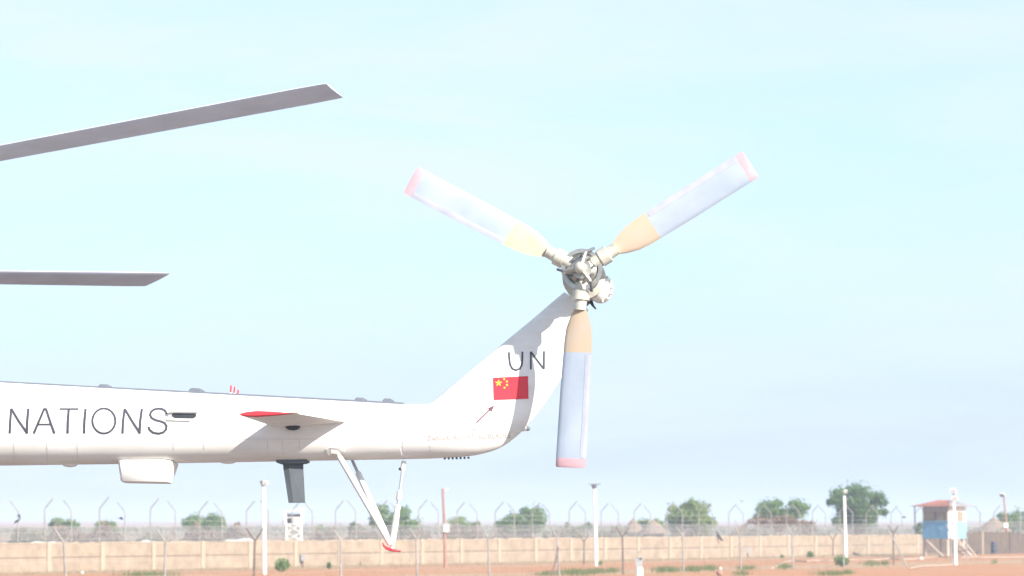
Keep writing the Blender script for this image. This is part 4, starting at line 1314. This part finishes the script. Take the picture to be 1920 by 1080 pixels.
for x, y_, th, w in ((717.5, 1018, .006, .04), (719.5, 1023, .012, .06), (724, 1027.5, .016, .075), (731, 1030.2, .018, .08), (739, 1031.8, .016, .08), (746, 1033.2, .011, .07), (751, 1033.2, .005, .05)):
    c = L(x, y_)
    rings.append([c + Vector((0, -w, th * .3)), c + Vector((0, -w, -th * .6)), c + Vector((0, 0, -th)), c + Vector((0, w, -th * .6)), c + Vector((0, w, th * .3)), c + Vector((0, 0, th))])
m1.loft(rings); shoe = smooth_angle(m1.build('skid_shoe', M['red'], heli), 50)
m1 = MB(); m1.tube([L(737, 1019), L(735, 1029)], [.022, .026], 8); m1.build('shoe_lug', M['sleeve'], shoe)
# --- tail lamp stub and vortex tabs under the pylon
p0, p1 = L(972, 804.5), L(994, 803.5)
m1 = MB(); m1.tube([p0, p0.lerp(p1, .7), p0.lerp(p1, .72)], [.03, .022, .026], 10); tl = smooth_angle(m1.build('tail_lamp', M['hull'], heli))
m1 = MB(); m1.tube([p0.lerp(p1, .72), p0.lerp(p1, .9), p1], [.024, .022, .01], 10); m1.build('lamp_lens', M['spine'], tl)
for i in range(7):
    c = L(834 + i * 7.4, 859.6 - .02 * i * i - i * .1)
    m1 = MB(); m1.ball(c, .013, 8, 5); m1.build('rivet_tab', M['spine'], pylon)
m1 = MB(); ribbon(m1, [(1063, 619), (1066.5, 625)], 4, .006, 3); m1.build('vent_hole', M['seam'], pylon)

# --- tail rotor
RC = L(1092, 506, -.62)
RX, RZ = Vector((1, 0, 0)), Vector((0, 0, 1))
def rp(ang, r, y=0.0, lat=0.0):
    a = R(ang); d = RX * math.cos(a) + RZ * math.sin(a); s = -RX * math.sin(a) + RZ * math.cos(a)
    return RC + d * r + s * lat + Vector((0, y, 0))
def ycyl(name, c, prof, m, parent=heli, n=24):
    """lathe about the rotor axis: prof = [(y, r)]"""
    m1 = MB()
    m1.loft([[c + Vector((r * math.cos(6.2832 * i / n), y, r * math.sin(6.2832 * i / n))) for i in range(n)] for y, r in prof])
    return smooth_angle(m1.build(name, M[m], parent), 35)
# gearbox on the pylon tip
gc = L(1098, 533, 0.0)
gear = ycyl('tail_gearbox', gc, [(.16, .10), (.12, .17), (-.02, .19), (-.10, .195), (-.16, .17), (-.24, .165), (-.27, .13), (-.36, .12)], 'hull')
m1 = MB(); m1.ball(L(1126, 541, -.12), .15, 14, 10, (.85, 1, 1.0)); smooth_angle(m1.build('gearbox_bulge', M['hull'], gear))
for i in range(7):
    a = R(-80 + i * 28)
    c = L(1126, 541, -.2) + Vector((math.cos(a) * .12, 0, math.sin(a) * .13))
    m1 = MB(); m1.ball(c, .016, 7, 5); m1.build('gearbox_bolt', M['sleeve'], gear)
m1 = MB(); m1.tube([L(1108, 566, -.1), L(1112, 573, -.12), L(1117, 579, -.14)], [.02, .013, .008], 7); m1.build('drain_tube', M['dark'], gear)
m1 = MB(); m1.tube([L(1078, 600, -.09), L(1092, 578, -.12), L(1104, 566, -.12)], [.012, .02, .02], 7); m1.build('pitch_cable', M['lampgrey'], gear)
ycyl('collar_ring', gc.lerp(RC, .42), [(.05, .18), (.04, .215), (-.04, .215), (-.05, .18)], 'sleeve')
ycyl('dark_ring', gc.lerp(RC, .60), [(.03, .16), (-.03, .16)], 'lampgrey')
hub = ycyl('rotor_hub', RC, [(.20, .10), (.12, .15), (.06, .19), (.00, .19), (-.04, .15), (-.07, .10), (-.09, .10)], 'steel')
ycyl('hub_rim', RC, [(-.035, .205), (-.055, .205), (-.055, .165), (-.035, .165)], 'steel', hub)
for i in range(9):
    m1 = MB(); m1.tube([rp(i * 40 + 12, .125, -.075), rp(i * 40 + 12, .125, -.10)], .016, 6); m1.build('hub_bolt', M['lampgrey'], hub)
sp_ = ycyl('pitch_spider', RC + Vector((0, -.16, 0)), [(.07, .05), (.02, .06), (-.02, .06), (-.05, .045), (-.07, .015)], 'sleeve')
ANG = (32, 152, 267)
for a in ANG:
    m1 = MB(); m1.tube([rp(a + 40, .03, -.17), rp(a + 40, .17, -.16)], [.030, .018], 8); m1.build('spider_arm', M['steel'], sp_)
    m1 = MB(); m1.tube([rp(a + 40, .165, -.17), rp(a + 28, .24, -.05)], .014, 7); m1.build('pitch_link', M['lampgrey'], sp_)
    m1 = MB(); m1.tube([rp(a, .12), rp(a, .20), rp(a, .21), rp(a, .30), rp(a, .31), rp(a, .40)], [.075, .075, .088, .088, .065, .06], 14); smooth_angle(m1.build('blade_sleeve', M['sleeve'], hub), 35)
    prof = [(-.5, 0), (-.47, .028), (-.36, .055), (-.15, .065), (.1, .05), (.35, .02), (.5, .003), (.35, -.014), (.1, -.036), (-.15, -.046), (-.36, -.04), (-.47, -.02)]
    def sect(r, ch, tw, th=1.0):
        t = R(tw)
        return [rp(a, r, -(x * ch * math.sin(t)) - z * ch * math.cos(t) * th, x * ch * math.cos(t) - z * ch * math.sin(t) * th) for x, z in prof]
    def bladepart(name, st, m, parent):
        mm = MB(); mm.loft([sect(*s) for s in st]); return smooth_angle(mm.build(name, M[m], parent), 50)
    bl = bladepart('tail_rotor_blade', [(.82, .292, 12), (1.2, .305, 10), (1.6, .305, 8), (1.865, .305, 7)], 'blade', heli)
    bladepart('blade_root', [(.38, .115, 16, 1.7), (.46, .19, 15, 1.3), (.58, .265, 14), (.70, .288, 13), (.82, .292, 12)], 'bladeroot', bl)
    mm = MB()
    def le(r, ch, tw):
        t = R(tw)
        return [rp(a, r, -(x * ch * math.sin(t)) - z * ch * math.cos(t), x * ch * math.cos(t) - z * ch * math.sin(t)) for x, z in ((.508, .0), (.40, .024), (.30, .0325), (.30, -.024), (.40, -.018))]
    mm.loft([le(.84, .292, 12), le(1.2, .305, 10), le(1.6, .305, 8), le(1.86, .305, 7)])
    mm.build('erosion_strip', M['rod'], bl)
    bladepart('tip_band', [(1.865, .305, 7), (1.94, .303, 7), (1.955, .28, 7, .6)], 'bladetip', bl)

# --- fuselage, mast and main rotor (outside the frame to the left but holding the blades in view)
hx = L(1092, 506).x - 12.66
lo_, hi_ = -1400.0, -900.0
for _ in range(40):
    mid_ = (lo_ + hi_) / 2
    if L(mid_, 506).x < hx: lo_ = mid_
    else: hi_ = mid_
Hc = L(mid_, 506)
b0 = L(-700, 785)
m1 = MB(); rings = []
for x, zt, zb, w in ((b0.x + .02, None, None, None), (b0.x - .7, .62, -.85, .62), (b0.x - 1.5, .72, -1.35, 1.0), (b0.x - 2.6, .78, -1.6, 1.22), (b0.x - 5.5, .78, -1.62, 1.25), (b0.x - 8.0, .74, -1.60, 1.25), (b0.x - 9.2, .60, -1.5, 1.12), (b0.x - 10.2, .15, -1.3, .82), (b0.x - 10.7, -.3, -1.05, .35)):
    if zt is None:
        T, B = L(-700, 681), L(-700, 890); rings.append(ell(T, B, (T - B).length / 2 * .92, p=2.25)); continue
    rings.append(ell(Vector((x, 0, b0.z + zt)), Vector((x, 0, b0.z + zb)), w, p=2.8))
m1.loft(rings); smooth_angle(m1.build('fuselage', M['hull'], heli), 60)
m1 = MB(); rings = []
for dx, w, h in ((2.2, .25, .25), (1.4, .55, .55), (.2, .8, .72), (-1.5, .82, .7), (-2.8, .7, .6), (-3.2, .5, .4)):
    x = Hc.x + dx; z0_ = b0.z + .55
    rings.append(ell(Vector((x, 0, z0_ + h)), Vector((x, 0, z0_ - .3)), w, 24, 2.6))
m1.loft(rings); smooth_angle(m1.build('engine_cowling', M['hull'], heli), 60)
m1 = MB(); m1.tube([Vector((Hc.x, 0, b0.z + .8)), Hc + Vector((0, 0, -.25)), Hc + Vector((0, 0, .12))], [.22, .16, .14], 14); smooth_angle(m1.build('rotor_mast', M['sleeve'], heli))
m1 = MB(); m1.tube([Hc + Vector((0, 0, -.12)), Hc + Vector((0, 0, -.1)), Hc + Vector((0, 0, .1)), Hc + Vector((0, 0, .12))], [.3, .42, .42, .3], 20); mh = smooth_angle(m1.build('main_hub', M['sleeve'], heli))
def tip_at(px, py, Rr, near):
    d = lray(px, py); oc = CL - Hc
    b = oc.dot(d); c = oc.dot(oc) - Rr * Rr
    disc = max(b * b - c, 0)
    return CL + d * (-b - math.sqrt(disc) if near else -b + math.sqrt(disc))
RAD = 10.63
tn = tip_at(628, 170, RAD, True); tf = tip_at(296, 524.5, RAD, False)
dn, df = (tn - Hc).normalized(), (tf - Hc).normalized()
nrm = dn.cross(df); nrm = nrm if nrm.z > 0 else -nrm
nrm.normalize()
dirs = [dn, df]
cone = 0.03
a_n = math.atan2(dn.y, dn.x)
for da in (72, 144, 216):
    a = a_n - R(da); dirs.append(Vector((math.cos(a), math.sin(a), .06)).normalized())
for i, d in enumerate(dirs):
    s = Vector((0, 0, 1)).cross(d).normalized()           # chord direction
    if i < 2: s = nrm.cross(d).normalized()
    up = d.cross(s); up = up if up.z > 0 else -up
    def msec(r, ch, tw=3.0, th=1.0):
        c = Hc + d * r
        t = R(tw)
        cs = s * math.cos(t) + up * math.sin(t); u2 = up * math.cos(t) - s * math.sin(t)
        return [c + cs * (x * ch) + u2 * (z * ch * th) for x, z in prof]
    mm = MB(); mm.loft([msec(1.6, .30, -4), msec(2.2, .52, -4), msec(6, .52, -5), msec(10.3, .52, -8), msec(10.6, .50, -8, .8), msec(10.63, .47, -8, .4)])
    mbld = smooth_angle(mm.build('main_rotor_blade', M['mainblade'], heli), 50)
    mm = MB(); mm.tube([Hc + d * .35, Hc + d * .9, Hc + d * 1.0, Hc + d * 1.7], [.12, .12, .09, .08], 10); mm.build('blade_grip', M['sleeve'], mbld)
print('main rotor angles', math.degrees(math.acos(max(-1, min(1, dn.dot(df))))), 'tip z', tn.z - Hc.z, tf.z - Hc.z, tn.y, tf.y)
print('stab', _st)

# ------------------------------------------------------------------ haze: the dusty air over the field
hz = MB(); hz.box((-3800, -3800, -1.5), (3800, 6400, 16.0))
o = hz.build('haze', M['hull'], base=(0, 1300, -1.5))
hm = bpy.data.materials.new('dusty_air'); hm.use_nodes = True
hn, hl = hm.node_tree.nodes, hm.node_tree.links
hn.clear()
ho = hn.new("ShaderNodeOutputMaterial"); pv = hn.new("ShaderNodeVolumePrincipled")
pv.inputs['Color'].default_value = (0.56, 0.70, 0.88, 1)
pv.inputs['Density'].default_value = 0.00065
pv.inputs['Anisotropy'].default_value = 0.0
hl.new(pv.outputs['Volume'], ho.inputs['Volume'])
o.data.materials.clear(); o.data.materials.append(hm)
tag(o, 'thin pale haze lying over the whole airfield', None, None, 'stuff')
scene.cycles.volume_bounces = 1
